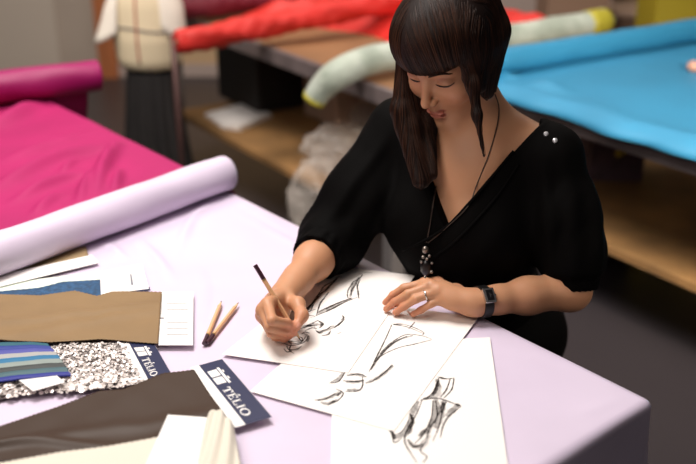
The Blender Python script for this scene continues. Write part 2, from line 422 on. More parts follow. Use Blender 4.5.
# ------------------------------------------------------------------ sheets and swatches on the table
def loft(name, top, bot, z, m, parent, nu=40, nw=16, th=.0008, wr=0, wsc=40, zig=0, zfun=None, mats=None, zr=None, seed=0):
    def res(pts, n):
        pts = np.array(pts, float); d = np.r_[0, np.cumsum(np.hypot(*(pts[1:] - pts[:-1]).T))]
        t = np.linspace(0, d[-1], n); return np.stack([np.interp(t, d, pts[:, 0]), np.interp(t, d, pts[:, 1])], 1)
    T, Bt = res(top, nu), res(bot, nu); V = []; F = []; mi = []
    for i in range(nu):
        for j in range(nw):
            s = j / (nw - 1); q = T[i] * (1 - s) + Bt[i] * s; p = at(q[0], q[1], z)
            if zig and j in (0, nw - 1) and i % 2: p += (Vector(at(*Bt[i])) - Vector(at(*T[i]))).normalized() * (zig if j == 0 else -zig)
            p.z = z + (wr * (1 + float(wob(p.x, p.y, 0, wsc, seed))) if wr else 0)
            if zfun: p.z += zfun(i / (nu - 1), s)
            V.append(p)
    for i in range(nu - 1):
        for j in range(nw - 1):
            F.append((i * nw + j, i * nw + j + 1, (i + 1) * nw + j + 1, (i + 1) * nw + j)); mi.append(j)
    me = fromlists(V, F, name); o = link(name, me, mats or m, parent)
    if mats:
        for p, j in zip(me.polygons, mi): p.material_index = min(len(mats) - 1, int(j * len(mats) / (nw - 1)))
    s = o.modifiers.new('s', 'SOLIDIFY'); s.thickness = th; s.offset = 0
    return o
def card(name, q, z, m, parent, th=.0007):
    """flat quad given by four photo points of the table plane"""
    bm = bmesh.new(); P4 = [at(*p, z) for p in q]
    lo_ = [bm.verts.new((p.x, p.y, z)) for p in P4]; hi_ = [bm.verts.new((p.x, p.y, z + th)) for p in P4]
    bm.faces.new(hi_); bm.faces.new(lo_[::-1])
    for i in range(4): bm.faces.new((lo_[i], lo_[(i + 1) % 4], hi_[(i + 1) % 4], hi_[i]))
    return bobj(name, bm, m, parent)
def bilin(q, u, v, z=.75):
    P4 = [at(*p, z) for p in q]; return (P4[0] * (1 - u) + P4[1] * u) * (1 - v) + (P4[3] * (1 - u) + P4[2] * u) * v
def lettering(q, z, parent):
    """white serif TELIO with an acute accent and the twin-bar mark; u runs across the card, v along it; quad in photo points"""
    polys = []
    def R(x0, x1, y0, y1): polys.append([(x0, y0), (x1, y0), (x1, y1), (x0, y1)])
    x = 0
    R(.0, .78, .88, 1); R(.30, .48, 0, 1); R(.18, .60, 0, .08); R(0, .09, .68, .9); R(.69, .78, .68, .9)      # T
    x = .92
    R(x + .08, x + .24, 0, 1); R(x, x + .62, .9, 1); R(x, x + .66, 0, .1); R(x + .2, x + .5, .46, .56); R(x + .55, x + .62, .72, .92); R(x + .58, x + .66, .08, .3)
    polys.append([(x + .26, 1.1), (x + .38, 1.1), (x + .54, 1.34), (x + .36, 1.34)])
    x = 1.72
    R(x + .08, x + .24, 0, 1); R(x, x + .34, .92, 1); R(x, x + .62, 0, .1); R(x + .54, x + .62, .08, .34)
    x = 2.48
    R(x + .08, x + .25, 0, 1); R(x, x + .33, .92, 1); R(x, x + .33, 0, .08)
    x = 3.36; n = 20
    for k in range(n):
        a0, a1 = 2 * math.pi * k / n, 2 * math.pi * (k + 1) / n
        polys.append([(x + .46 * math.cos(a0), .5 + .52 * math.sin(a0)), (x + .46 * math.cos(a1), .5 + .52 * math.sin(a1)),
                      (x + .28 * math.cos(a1), .5 + .42 * math.sin(a1)), (x + .28 * math.cos(a0), .5 + .42 * math.sin(a0))])
    wd = 3.84
    V = []; F = []
    def emit(polys, u0, u1, v0, v1, sx, sy):
        # text x -> v (along), text y -> u (towards right-hand long side)
        for pl in polys:
            b = len(V)
            for (tx, ty) in pl:
                p = bilin(q, u0 + (u1 - u0) * ty / sy, v0 + (v1 - v0) * tx / sx, z); V.append((p.x, p.y, z))
            F.append(tuple(range(b, b + len(pl))))
    emit(polys, .38, .62, .43, .89, wd, 1)
    bm = bmesh.new()
    vs = [bm.verts.new(v) for v in V]
    for f in F: bm.faces.new([vs[i] for i in f])
    o = bobj('lettering', bm, M['card'], parent)
    V.clear(); F.clear(); polys = []
    R(0, .44, 0, .72); R(.52, .96, 0, .72); R(-.08, 1.04, .80, 1.0); R(.12, .3, 1.05, 1.15); R(.6, .78, 1.05, 1.15)
    emit(polys, .36, .80, .13, .36, .96, 1.15)
    bm = bmesh.new(); vs = [bm.verts.new(v) for v in V]
    for f in F: bm.faces.new([vs[i] for i in f])
    bobj('emblem', bm, M['card'], parent)
def swatch(label, px, z=.75, group='fabric swatches on the front table'):
    p = at(*px); return thing('fabric_swatch', label, 'fabric swatch', (p.x, p.y, z), group=group)
Z0 = .7515
# olive scrap + narrow white card under the roll
t = swatch('olive tan fabric swatch with a narrow white card, tucked against the lilac roll', (50, 270))
loft('cloth', [(-40, 268), (20, 262), (60, 250), (86, 246)], [(-40, 288), (20, 282), (60, 272), (90, 262)], Z0 + .001, M['olive'], t, zig=.001)
card('header_card', [(-8, 277), (92, 255), (99, 263), (0, 287)], Z0 + .0035, M['card'], t)
# mint/blue
t = swatch('pale green and dark blue knit swatch with a square white card', (60, 285))
loft('cloth', [(-40, 288), (30, 280), (102, 271)], [(-40, 303), (30, 300), (104, 297)], Z0 + .001, M['mint'], t, zig=.001)
loft('knit_cloth', [(-40, 294), (0, 292), (40, 288), (62, 282), (101, 280)], [(-40, 306), (30, 302), (60, 300), (103, 298)], Z0 + .0035, M['denim'], t, wr=.001, zig=.0015, nu=50)
oc = card('header_card', [(100, 272), (142, 264), (149, 289), (101, 295)], Z0 + .006, M['card'], t)
card('printed_mark', [(130, 274), (131.5, 274), (133.5, 285), (131, 285)], Z0 + .0068, M['ink'], oc, .0002)
card('printed_edge', [(136, 289.2), (149.6, 287), (150.4, 290.4), (137, 292.4)], Z0 + .0055, M['navy'], oc, .0004)
# sequins
t = swatch('silver sequined swatch with a navy and white printed header card', (80, 370))
ztop = Z0 + .002
loft('cloth', [(-30, 392), (0, 384), (30, 352), (70, 343), (126, 343)], [(-30, 404), (0, 400), (40, 393), (90, 391), (146, 384)], ztop, M['sequin_d'], t, wr=.0015, wsc=60)
V = []; F = []
def inpoly(x, y, pl):
    c = False
    for i in range(len(pl)):
        x1, y1 = pl[i]; x2, y2 = pl[i - 1]
        if (y1 > y) != (y2 > y) and x < (x2 - x1) * (y - y1) / (y2 - y1) + x1: c = not c
    return c
PL = [(-20, 390), (0, 384), (30, 352), (70, 343), (124, 343), (144, 384), (90, 391), (40, 393), (-20, 402)]
cnt = 0
while cnt < 2300:
    x, y = random.uniform(-20, 146), random.uniform(342, 403)
    if not inpoly(x, y, PL): continue
    if y > 382 and random.random() > .4: continue
    cnt += 1; p = at(x, y, ztop + .004); p.z = ztop + .004 + random.random() * .0015
    big = y > 375 + random.random() * 8; r = random.uniform(.003, .0042) if big else random.uniform(.0017, .0026)
    nrm = Vector((random.gauss(0, .33), random.gauss(0, .33), 1)).normalized(); ux = nrm.orthogonal().normalized(); uy = nrm.cross(ux); b = len(V)
    for k in range(7): a = k * 2 * math.pi / 7; V.append(p + (ux * math.cos(a) + uy * math.sin(a)) * r)
    F.append(tuple(range(b, b + 7)))
obj('sequins', V, F, M['sequin'], t, smooth=False)
q1 = [(119, 343.5), (153, 342), (171.5, 374), (143, 386)]
oc = card('header_card', [(119, 343.5), (153, 342), (171.5, 374), (143, 386)], Z0 + .0055, M['card'], t)
card('printed_panel', [(129, 343), (153, 342), (171.5, 374), (150, 383)], Z0 + .0063, M['navy'], oc, .0003)
lettering(q1, Z0 + .0068, oc)
# tan swatch
t = swatch('tan brown swatch lying flat beside its small white card', (90, 318))
loft('cloth', [(-60, 297), (0, 294.5), (40, 296), (75, 291), (97, 296), (112, 292), (162, 292.5)], [(-60, 345), (0, 341), (50, 343.5), (100, 340), (158, 344.5)], Z0 + .009, M['tan'], t, nu=110, nw=36, wr=.0012, wsc=26, zig=.0019,
     zfun=lambda u, s: .0042 * math.exp(-((s - .75 + .5 * u) / .06) ** 2) + .0036 * math.exp(-((s - 1.15 + .8 * u) / .08) ** 2), seed=3)
oc = card('header_card', [(160, 292), (193.5, 292), (193, 345.5), (158.5, 345.5)], Z0 + .0065, M['card'], t)
for y in (303, 309, 322, 328, 334): card('printed_line', [(167, y), (188, y), (188, y + .5), (167, y + .5)], Z0 + .0073, M['ink'], oc, .0002)
card('printed_dash', [(160, 317.6), (164, 317.6), (164, 318.6), (160, 318.6)], Z0 + .0073, M['navy'], oc, .0002)
# striped
t = swatch('blue, grey and teal striped swatch with a tilted white tag at its pinked edge', (40, 365))
loft('cloth', [(-50, 344), (0, 342.5), (30, 342), (47, 344)], [(-50, 388), (0, 383), (22, 380), (52, 377.5), (72, 377)], Z0 + .0105, None, t, nu=60, nw=37, wr=.0006, wsc=60, zig=.0019,
     mats=[M['st%d' % i] for i in (0, 1, 2, 3, 4, 5, 6, 7, 8)], zfun=lambda u, s: .002 * math.sin(s * 9 * math.pi) ** 2 + .006 * u * u * math.sin(s * math.pi))
card('header_card', [(19, 380.5), (57, 376), (65, 382.5), (33, 391.5)], Z0 + .014, M['card'], t)
# chocolate
t = swatch('dark brown satin swatch with a navy printed card pointing at the drawings', (120, 410))
loft('cloth', [(-60, 447), (0, 427), (50, 410), (100, 391), (123, 390), (163, 374), (194, 370)], [(-60, 474), (0, 462), (80, 454), (150, 446), (233, 430)], Z0 + .0095, M['choc'], t, nu=120, nw=40, wr=.0012, wsc=30, zig=.0019,
     zfun=lambda u, s: .005 * math.exp(-((s - .78 + .25 * math.sin(u * 7)) / .09) ** 2) * (1 if .2 < u < .85 else .3) + .003 * math.exp(-((s - .45 - .3 * u) / .1) ** 2), seed=8)
q2 = [(190, 368), (222, 359), (272, 417), (235, 428)]
oc = card('header_card', q2, Z0 + .0075, M['card'], t)
card('printed_panel', [(199, 365.4), (222, 359), (272, 417), (246, 424.8)], Z0 + .0083, M['navy'], oc, .0003)
lettering([(190, 368), (222, 359), (272, 417), (235, 428)], Z0 + .0088, oc)
# cream
t = swatch('cream cotton swatch at the front edge with a white card folded into it', (140, 450))
loft('cloth', [(-60, 474), (0, 463), (60, 453), (110, 446), (165, 436), (210, 424)], [(-60, 560), (0, 550), (100, 545), (235, 540)], Z0 + .016, M['cream'], t, nu=90, nw=24, wr=.001, wsc=30, zig=.0019, seed=4)
card('header_card', [(168, 415), (210, 418), (200, 500), (130, 500)], Z0 + .0185, M['card'], t)
loft('folded_end', [(208, 415), (214, 411.5), (222, 414), (234, 427)], [(190, 500), (205, 498), (225, 498), (246, 498)], Z0 + .0205, M['cream'], t, nu=30, nw=24, zig=.001,
     zfun=lambda u, s: .006 * math.sin(u * math.pi) ** .6 + .0022 * math.sin(u * 17 + s * 5))
# ---- drawings
A4 = [(222, 354.5), (335, 266), (415, 275.5), (348, 373)]
B4 = [(250, 391.5), (352, 300), (478.5, 317.5), (394, 431.5)]
C4 = [(331, 470), (333, 345), (490, 337.5), (510, 480)]
def sheet(q, z, label):
    p = sum((at(*c) for c in q), Vector()) / 4
    t = thing('drawing_sheet', label, 'drawing', (p.x, p.y, z), group='charcoal fashion drawings')
    card('paper', q, z, M['paper'], t, .0004); return t
def strokes(name, z, groups, parent):
    """groups: list of (origin, scale, width_mm, matkey, [polyline...]) in photo points"""
    V = []; F = []; mi = []; keys = []
    for (ox, oy), sc, w, key, lines in groups:
        if key not in keys: keys.append(key)
        for ln in lines + [[(x + random.uniform(-.9, .9) * sc, y + random.uniform(-.6, .6) * sc) for x, y in l_] for l_ in lines if key == 'ch_line']:
            pts = smoothpath([at(ox + x / sc, oy + y / sc, z) for x, y in ln], 7); n = len(pts); b = len(V)
            for i in range(n):
                tt = pts[min(i + 1, n - 1)] - pts[max(i - 1, 0)]; tt = tt / (np.linalg.norm(tt) + 1e-9); nn = np.array((-tt[1], tt[0], 0))
                k = w / 1000 * 1.5 * (.4 + .6 * math.sin(math.pi * (i + .5) / n)) * (1 + .25 * math.sin(i * 2.1))
                zz = z + .00004 * keys.index(key) + .000004 * (len(F) % 9)
                V.append((*(pts[i] + nn * k / 2)[:2], zz)); V.append((*(pts[i] - nn * k / 2)[:2], zz))
            for i in range(n - 1): F.append((b + 2 * i, b + 2 * i + 1, b + 2 * i + 3, b + 2 * i + 2)); mi.append(keys.index(key))
    me = fromlists(V, F, name); o = link(name, me, [M[k] for k in keys], parent, smooth=False)
    for p, j in zip(me.polygons, mi): p.material_index = j
o5 = (300, 260)
tA = sheet(A4, Z0 + .0022, 'charcoal drawing under the drawing hand, top sheet farthest from the swatches')
strokes('charcoal_sketch', Z0 + .0027, [
    (o5, 5.8, 1.5, 'ch_line', [[(220, 100), (180, 130), (140, 155), (118, 185)], [(215, 108), (180, 145), (150, 180), (120, 195), (90, 215)], [(118, 185), (95, 215), (70, 250), (40, 300)],
        [(165, 185), (145, 215), (120, 250), (105, 290), (95, 320)], [(340, 75), (360, 85), (345, 105), (310, 125), (300, 145), (280, 175), (275, 215), (300, 220)],
        [(340, 100), (325, 140), (300, 170), (295, 205)], [(350, 110), (335, 150), (335, 190), (342, 225)], [(300, 222), (240, 240), (170, 270), (100, 305)], [(330, 218), (260, 245), (180, 285), (95, 320)],
        [(20, 385), (60, 370), (100, 352)], [(0, 400), (40, 385), (100, 380)], [(100, 350), (130, 365), (125, 385), (110, 395)], [(90, 405), (110, 420), (130, 410), (160, 400), (180, 385), (220, 380), (250, 355)],
        [(245, 320), (255, 335), (240, 350)], [(130, 440), (160, 430), (180, 410)], [(20, 320), (50, 300), (90, 285)], [(25, 300), (60, 262), (100, 220), (140, 180)],
        [(10, 340), (40, 325), (80, 322)], [(150, 300), (200, 275), (250, 250)], [(30, 410), (70, 395), (95, 400)], [(200, 395), (225, 372), (260, 345)]]),
    (o5, 5.8, 4.5, 'ch_soft', [[(215, 108), (160, 160), (110, 200), (50, 290)], [(350, 100), (315, 140), (290, 215)], [(300, 225), (200, 265), (100, 310)], [(20, 395), (80, 375), (125, 375)], [(95, 415), (140, 410), (200, 390)]]),
    (o5, 5.8, 2.2, 'ch_dark', [[(300, 222), (220, 250), (150, 285)], [(110, 355), (125, 370), (118, 385)], [(95, 410), (115, 425), (135, 415)], [(205, 105), (225, 98), (245, 98)], [(10, 430), (30, 418), (55, 425)], [(18, 385), (60, 375)]]),
    (o5, 5.8, .6, 'ch_line', [[(345, 70), (380, 72), (420, 72)], [(235, 68), (275, 72)], [(240, 420), (215, 430)], [(60, 335), (100, 320), (140, 300)]]),
    ((245, 285), 7.73, 3.2, 'ch_soft', [[(300, 440), (350, 410), (410, 390)], [(330, 430), (380, 440), (450, 430)], [(450, 370), (490, 400), (480, 440)]]),
    ((245, 285), 7.73, 1.2, 'ch_line', [[(300, 450), (350, 470), (420, 455), (470, 430), (490, 390)], [(320, 420), (360, 450), (430, 440), (470, 400)], [(440, 320), (500, 310), (541, 320)], [(450, 200), (500, 160), (541, 130)],
        [(455, 215), (505, 200), (530, 150)], [(320, 470), (340, 500), (400, 500), (440, 470)], [(360, 460), (340, 500), (380, 530)], [(300, 490), (330, 520), (370, 500)], [(395, 400), (440, 410), (430, 450)]]),
], tA)
tB = sheet(B4, Z0 + .0011, 'charcoal skirt drawing under the resting hand, middle sheet')
o3 = (300, 260); s3 = 3.315; o6 = (300, 340)
strokes('charcoal_sketch', Z0 + .0016, [
    (o3, s3, 1.0, 'ch_line', [[(305, 215), (285, 260), (258, 315), (228, 370)], [(305, 212), (340, 212), (380, 225), (410, 240), (405, 248)], [(310, 215), (355, 222), (408, 243)],
        [(436, 262), (400, 250), (350, 248), (300, 275), (265, 310)], [(436, 264), (380, 278), (330, 290), (280, 312), (245, 340)], [(380, 205), (360, 228)]]),
    (o3, s3, 4.0, 'ch_soft', [[(375, 250), (320, 268), (270, 310), (235, 365)]]),
    (o3, s3, 2.2, 'ch_dark', [[(355, 252), (310, 275), (265, 318), (235, 362)], [(310, 214), (340, 213)]]),
    (o6, 5.8, 5.0, 'ch_soft', [[(250, 190), (225, 225), (180, 245)], [(270, 205), (330, 200), (380, 215)], [(250, 235), (310, 245), (370, 235)], [(230, 300), (180, 330), (100, 350)], [(200, 350), (160, 370), (120, 360)], [(380, 250), (450, 220), (540, 150)], [(270, 290), (350, 290)]]),
    (o6, 5.8, 1.4, 'ch_line', [[(260, 185), (225, 240), (170, 250)], [(280, 205), (340, 198), (385, 212)], [(210, 285), (250, 310), (220, 350), (160, 375)], [(85, 350), (140, 345), (210, 310)], [(360, 215), (365, 260), (340, 295), (265, 300)], [(400, 250), (470, 205), (540, 145)]]),
    (o6, 5.8, 3.0, 'ch_dark', [[(270, 238), (330, 240), (372, 232)], [(215, 325), (240, 300)], [(170, 372), (215, 345)]]),
], tB)
tC = sheet(C4, Z0 + .0002, 'charcoal gown drawing nearest the camera, lowest sheet')
o7 = (380, 320); s7 = 3.225
strokes('charcoal_sketch', Z0 + .0006, [
    (o7, s7, 7, 'ch_soft', [[(185, 190), (185, 240), (140, 255)], [(100, 310), (90, 360), (50, 380)], [(180, 250), (180, 300), (150, 370)], [(205, 260), (195, 310), (180, 350)], [(120, 260), (100, 310)], [(95, 400), (130, 410), (160, 370)], [(250, 275), (215, 310)]]),
    (o7, s7, 1.3, 'ch_line', [[(185, 183), (215, 190), (240, 187)], [(190, 186), (175, 225), (155, 250), (130, 260)], [(225, 190), (215, 225), (195, 250)], [(240, 190), (230, 225), (205, 252)], [(135, 258), (120, 300), (90, 350), (80, 390), (100, 430), (120, 460)],
        [(135, 258), (180, 252), (215, 262), (260, 278)], [(215, 262), (200, 300), (190, 345), (170, 390)], [(262, 278), (225, 310), (205, 340), (195, 380)], [(30, 355), (50, 370), (75, 355), (95, 320)], [(40, 360), (45, 395), (70, 380)], [(170, 260), (165, 320), (140, 370), (110, 400)],
        [(150, 390), (130, 420), (150, 440), (140, 460)], [(95, 300), (105, 330), (90, 370)], [(180, 260), (185, 310), (160, 350), (150, 385)]]),
    (o7, s7, 4, 'ch_dark', [[(188, 195), (180, 225), (168, 245)], [(85, 360), (105, 330), (100, 305)], [(125, 375), (150, 350)], [(205, 265), (198, 300)], [(38, 357), (48, 385)], [(90, 385), (110, 408), (140, 400)], [(190, 185), (210, 190)], [(245, 270), (258, 278)]]),
], tC)
# ---- pencils
def pencil(tip, end, label, held=False):
    tip, end = Vector(tip), Vector(end); t = (end - tip).normalized(); L = (end - tip).length; r = .0038
    o = thing('pencil', label, 'pencil', tuple(tip), group='wooden charcoal pencils')
    def seg(nm, s0, s1, r0, r1, m, n=6):
        V, F = tube([tip + t * s0, tip + t * s1], [r0, r1], n); obj(nm, V, F, m, o, smooth=False)
    seg('lead', 0, .006, .0006, .0014, M['lead'], 10); seg('sharpened_cone', .006, .022, .0014, r, M['woodraw'], 12)
    seg('barrel', .022, L - .030, r, r, M['wood']); seg('band', L - .030, L - .027, r * 1.04, r * 1.04, M['gold']); seg('painted_end', L - .027, L, r * 1.02, r * 1.02, M['plum'])
    return o
for (a, b, lb) in (((221.5, 301), (204, 343.5), 'loose wooden pencil on the lilac cloth, nearer to the swatches'), ((238.5, 302.5), (207, 343), 'loose wooden pencil on the lilac cloth, nearer to the drawings')):
    pa, pb = at(*a, .7555), at(*b, .7555); pencil(pa, pb, lb)
tipP = at(301, 341, .7537)
endP = atd(255, 265, 1.60)
pencil(tipP, endP, 'wooden pencil held in the drawing hand')
# ------------------------------------------------------------------ background tables
e2 = Vector((.575, -.818, 0)).normalized(); n2 = Vector((-e2.y, e2.x, 0))   # n2 points away from camera
def orient_box(o3, a0, a1, b0, b1, z0, z1):
    bm = bmesh.new(); c = o3 + e2 * (a0 + a1) / 2 + n2 * (b0 + b1) / 2 + Vector((0, 0, (z0 + z1) / 2 - o3.z))
    boxbm(bm, c, e2 * (a1 - a0) / 2, n2 * (b1 - b0) / 2, (0, 0, (z1 - z0) / 2)); return bm
LT = at(395, 93, .75); LT.z = 0     # near-right corner of the table with the red cloth
def bgtable(o3, L, W, zt, zs, label, ft, top_m, shelf_m, group, frame_h=.06, rec=.03, shelf_a=None):
    t = thing('cutting_table', label, 'table', tuple(o3 + e2 * (-L / 2) + n2 * W / 2))
    bobj('table_top', orient_box(o3, -L + .02, -.02, .02, W - .02, zt - .012, zt), top_m, t)
    for (a0, a1, b0, b1) in ((-L, 0, 0, .035), (-L, 0, W - .035, W), (-L, -L + .035, .035, W - .035), (-.035, 0, .035, W - .035)):
        bobj('frame_rail', orient_box(o3, a0, a1, b0, b1, zt - frame_h, zt - .001), ft, t, bevel=.004)
    for a in (-L + .035, -.035):
        for b in (.035, W - .035): bobj('leg', orient_box(o3, a - .028, a + .028, b - .028, b + .028, 0, zt - frame_h), M['steel_l'], t, bevel=.004)
    sa = shelf_a or (-L + .03, -.03)
    bobj('lower_shelf', orient_box(o3, sa[0], sa[1], rec, W - .05, zs - .03, zs), shelf_m, t, bevel=.003)
    return t
bgtable(LT, 1.72, 1.15, .75, .30, 'table behind the woman piled with red cloth, brown shelf board below', M['steel'], M['kraft2'], M['kraft'], None, rec=.0, shelf_a=(-1.62, -.03))
RT = at(500, 84, .76); RT.z = 0; RT = RT - e2 * .12
bgtable(RT + e2 * 2.6, 2.6, 1.15, .76, .30, 'table at the right covered in sky blue cloth with a wide brown shelf below', M['steel'], M['mdf'], M['kraft'], None, frame_h=.085, rec=.14)
# blue roll + cloth
br = thing('fabric_roll', 'sky blue fabric roll lying on the right-hand table with its cloth spread flat', 'fabric roll', tuple(at(505, 62, .77)))
b0_, b1_ = at(470, 66, .765 + .043), at(696, 30, .765 + .043)
roll(br, b0_, b0_ + (b1_ - b0_).normalized() * 1.5, .043, M['blue'], seed=4, wr=.0012)
V = []; F = []; nu, nw = 120, 60
for i in range(nu):
    a = i / (nu - 1) * 2.3
    for j in range(nw):
        b = -.045 + j / (nw - 1) * 1.12
        hem = .022 * float(wob(a * 9, 0, 0, 1.3, 2)) * max(0, 1 - (b + .045) / .2)
        p = RT + e2 * (a + .02) + n2 * (b + hem + (.03 if b < 0 else 0) * 0)
        z = .7625 + .003 * (1 + float(wob(a * 6, b * 6, 0, 1, 3))) + .011 * math.exp(-((b - .05 - .03 * math.sin(a * 7)) / .03) ** 2) * (1 + math.sin(a * 19 + 4 * math.sin(a * 5)))
        if b < -.005: z -= (-.005 - b) * .9
        p.z = z; V.append(p)
for i in range(nu - 1):
    for j in range(nw - 1): F.append((i * nw + j, (i + 1) * nw + j, (i + 1) * nw + j + 1, i * nw + j + 1))
o = obj('spread_cloth', V, F, M['blue'], br); s = o.modifiers.new('s', 'SOLIDIFY'); s.thickness = .002; s.offset = 1
# red roll, maroon roll, red cloth heap
r0, r1 = at(176, 43, .80), at(305, 18, .84)
rr = thing('fabric_roll', 'coral red fabric roll poking out over the table edge beside the dress form', 'fabric roll', tuple(r0), group=None)
rd = (r1 - r0).normalized(); roll(rr, r0, r0 + rd * 1.15, .044, M['red'], seed=9, wr=.004)
m0, m1 = at(176, 12, .83), at(330, -12, .86)
m0 = atd(170, 10, 3.95); m1 = atd(330, -10, 4.35)
mm = thing('fabric_roll', 'dark maroon fabric roll lying behind the coral red roll', 'fabric roll', tuple(m0)); roll(mm, m0, m1 + (m1 - m0) * .2, .05, M['maroon'], seed=12, wr=.003)
# heap: draped height field over the table
V = []; F = []; nu, nw = 130, 90
for i in range(nu):
    a = -1.28 + 1.0 * i / (nu - 1)
    for j in range(nw):
        b = .03 + 1.05 * j / (nw - 1)
        ed = min(1, (a + 1.28) / .12, (-.28 - a) / .10, (b - .03) / .12 + .0, (1.08 - b) / .1); ed = max(0, ed) ** .6
        w = float(wob(a * 6, b * 9, 0, 1.3, 1)); w2 = float(wob(a * 15, b * 20, 0, 1.2, 6)); rid = 1 - abs(float(wob(a * 7, b * 13, 0, 1, 9)))
        front = max(0, 1 - max(0, (.34 - .22 * math.sin((a + .3) * 4) - b)) / .12)
        p = LT + e2 * a + n2 * (b + .02 * w); p.z = .752 + ed * front * (.02 + .05 * (1 + w) * .6 + .035 * rid + .018 * w2)
        V.append(p)
for i in range(nu - 1):
    for j in range(nw - 1):
        q = (i * nw + j, (i + 1) * nw + j, (i + 1) * nw + j + 1, i * nw + j + 1)
        if max(V[k].z for k in q) > .7535: F.append(q)
used = sorted({k for f in F for k in f}); mp_ = {k: n for n, k in enumerate(used)}
o = obj('crumpled_cloth', [V[k] for k in used], [tuple(mp_[k] for k in f) for f in F], M['red'], None)
tag(o, 'heap of crumpled coral red cloth on the table behind the woman', 'cloth'); s = o.modifiers.new('s', 'SOLIDIFY'); s.thickness = .003
# silver brocade roll flopping over the table
sr = thing('fabric_roll', 'silver green patterned fabric roll drooping over the table edge behind the woman', 'fabric roll', tuple(at(395, 60, .75)))
pp = [at(313, 101, .69), at(322, 88, .735), at(340, 72, .79), at(372, 60, .812), at(420, 52, .812), at(505, 38, .812), at(560, 29, .812), at(604, 21, .812)]
pth = smoothpath(pp, 8); rs = [.036 + .012 * min(1, i / 14) for i in range(len(pth))]
V, F = tube(pth, rs, 28, caps=False)
V = [v + Vector((0, 0, 1)) * .004 * float(wob(v.x * 16, v.y * 16, v.z * 20, 1.2, 5)) for v in V]
o = obj('rolled_fabric', V, F, M['silver'], sr); s = o.modifiers.new('s', 'SOLIDIFY'); s.thickness = .008; s.offset = -1
for nm, sl in (('selvage_rim', slice(0, 4)), ('selvage_rim', slice(-5, None))):
    V, F = tube(pth[sl], [r + .002 for r in rs[sl]], 28, caps=False); o = obj(nm, V, F, M['lime'], sr); s = o.modifiers.new('s', 'SOLIDIFY'); s.thickness = .009; s.offset = -1
V, F = tube([pth[2], pth[8]], [.026, .03], 18); obj('inner_layers', V, F, M['silver'], sr)
V, F = tube([Vector(pth[-1]), Vector(pth[-1]) + Vector(pth[-1] - pth[-4]).normalized() * .05], [.032, .016], 18); obj('rolled_end', V, F, M['silver'], sr)
# things behind on the right
def crate(name, label, cat, px0, px1, y0, y1, d, m, depth=.3, flap=None):
    a, b = atd(px0, y1, d), atd(px1, y1, d); zt = atd(px0, y0, d).z; zb = max(.0, a.z)
    w = (b - a); w.z = 0; dv = Vector((-w.y, w.x, 0)).normalized() * depth / 2
    t = thing(name, label, cat, ((a.x + b.x) / 2, (a.y + b.y) / 2, 0))
    bm = bmesh.new(); boxbm(bm, Vector(((a.x + b.x) / 2, (a.y + b.y) / 2, (zt) / 2)) + dv, w / 2, dv, (0, 0, zt / 2)); bobj('carton_body', bm, m, t, bevel=.004)
    bm = bmesh.new(); boxbm(bm, Vector(((a.x + b.x) / 2, (a.y + b.y) / 2, zt + .006)) + dv, w / 2 * .97, dv * .97, (0, 0, .006)); bobj('lid', bm, flap or m, t)
    bm = bmesh.new(); boxbm(bm, Vector(((a.x + b.x) / 2, (a.y + b.y) / 2, zt + .013)) + dv, w / 2 * .97, dv * .16, (0, 0, .001)); bobj('tape_strip', bm, M['tan'], t)
    return t
crate('carton', 'brown carton behind the silver roll at the top right', 'box', 545, 606, -22, 40, 4.7, M['box'])
crate('carton', 'pale flat-topped carton beside the yellow panel', 'box', 613, 652, 14, 50, 4.95, M['box'], flap=M['box_l'])
crate('storage_bin', 'mustard yellow bin at the top right corner', 'bin', 650, 730, -40, 60, 4.35, M['mustard'])
# below the blue table
def shelfpt(px, py, z): return at(px, py, z)
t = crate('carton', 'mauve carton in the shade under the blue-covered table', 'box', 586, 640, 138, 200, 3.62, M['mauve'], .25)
def bundle(name, label, cat, p, r, m, seed, sc=(1, 1, 1), amp=.25, sub=4, group=None, fr=2.2):
    bm = bmesh.new(); bmesh.ops.create_icosphere(bm, subdivisions=sub, radius=1)
    for v in bm.verts:
        c = v.co.copy(); k = 1 + amp * float(wob(c.x, c.y, c.z, fr, seed)) + amp * .5 * float(wob(c.x, c.y, c.z, fr * 2.7, seed + 3))
        v.co = Vector((c.x * sc[0], c.y * sc[1], max(c.z, -.75) * sc[2])) * k * r + Vector(p)
    o = bobj(name, bm, m, None, smooth=True); return tag(o, label, cat, group)
bundle('lumpy_bundle', 'beige bundle tucked under the near end of the blue-covered table', 'bundle', atd(566, 128, 3.45), .05, M['stuffing'], 3, (1, 1, 1.3), .2)
bundle('lumpy_bundle', 'small unidentified pinkish beige object on the blue cloth at the right edge', 'bundle', at(695, 66, .785), .022, mat('pinkish_beige_matte', (196, 146, 124), .7), 6, (1.2, 1, .9), .2, 3)  # stand-in lump for an unidentified object, likely fingertips
for i, (px, py, w) in enumerate(((633, 146, .022), (657, 152, .02), (671, 155, .018), (618, 154, .012))):
    p = atd(px, py, 3.3); p2 = p + Vector((.25, .3, .0)); V, F = tube([p, p.lerp(p2, .5) + Vector((0, 0, .01)), p2], [w, w * 1.05, w], 14)
    o = obj('fabric_tube', V, F, M['mustard'], None)
    tag(o, ['thick yellow roll under the blue table, tallest of the yellow ones', 'yellow roll under the blue table, in the middle of the row of yellow ones', 'yellow roll under the blue table, farthest right', 'thinnest yellow roll under the blue table, farthest left'][i], 'fabric roll')
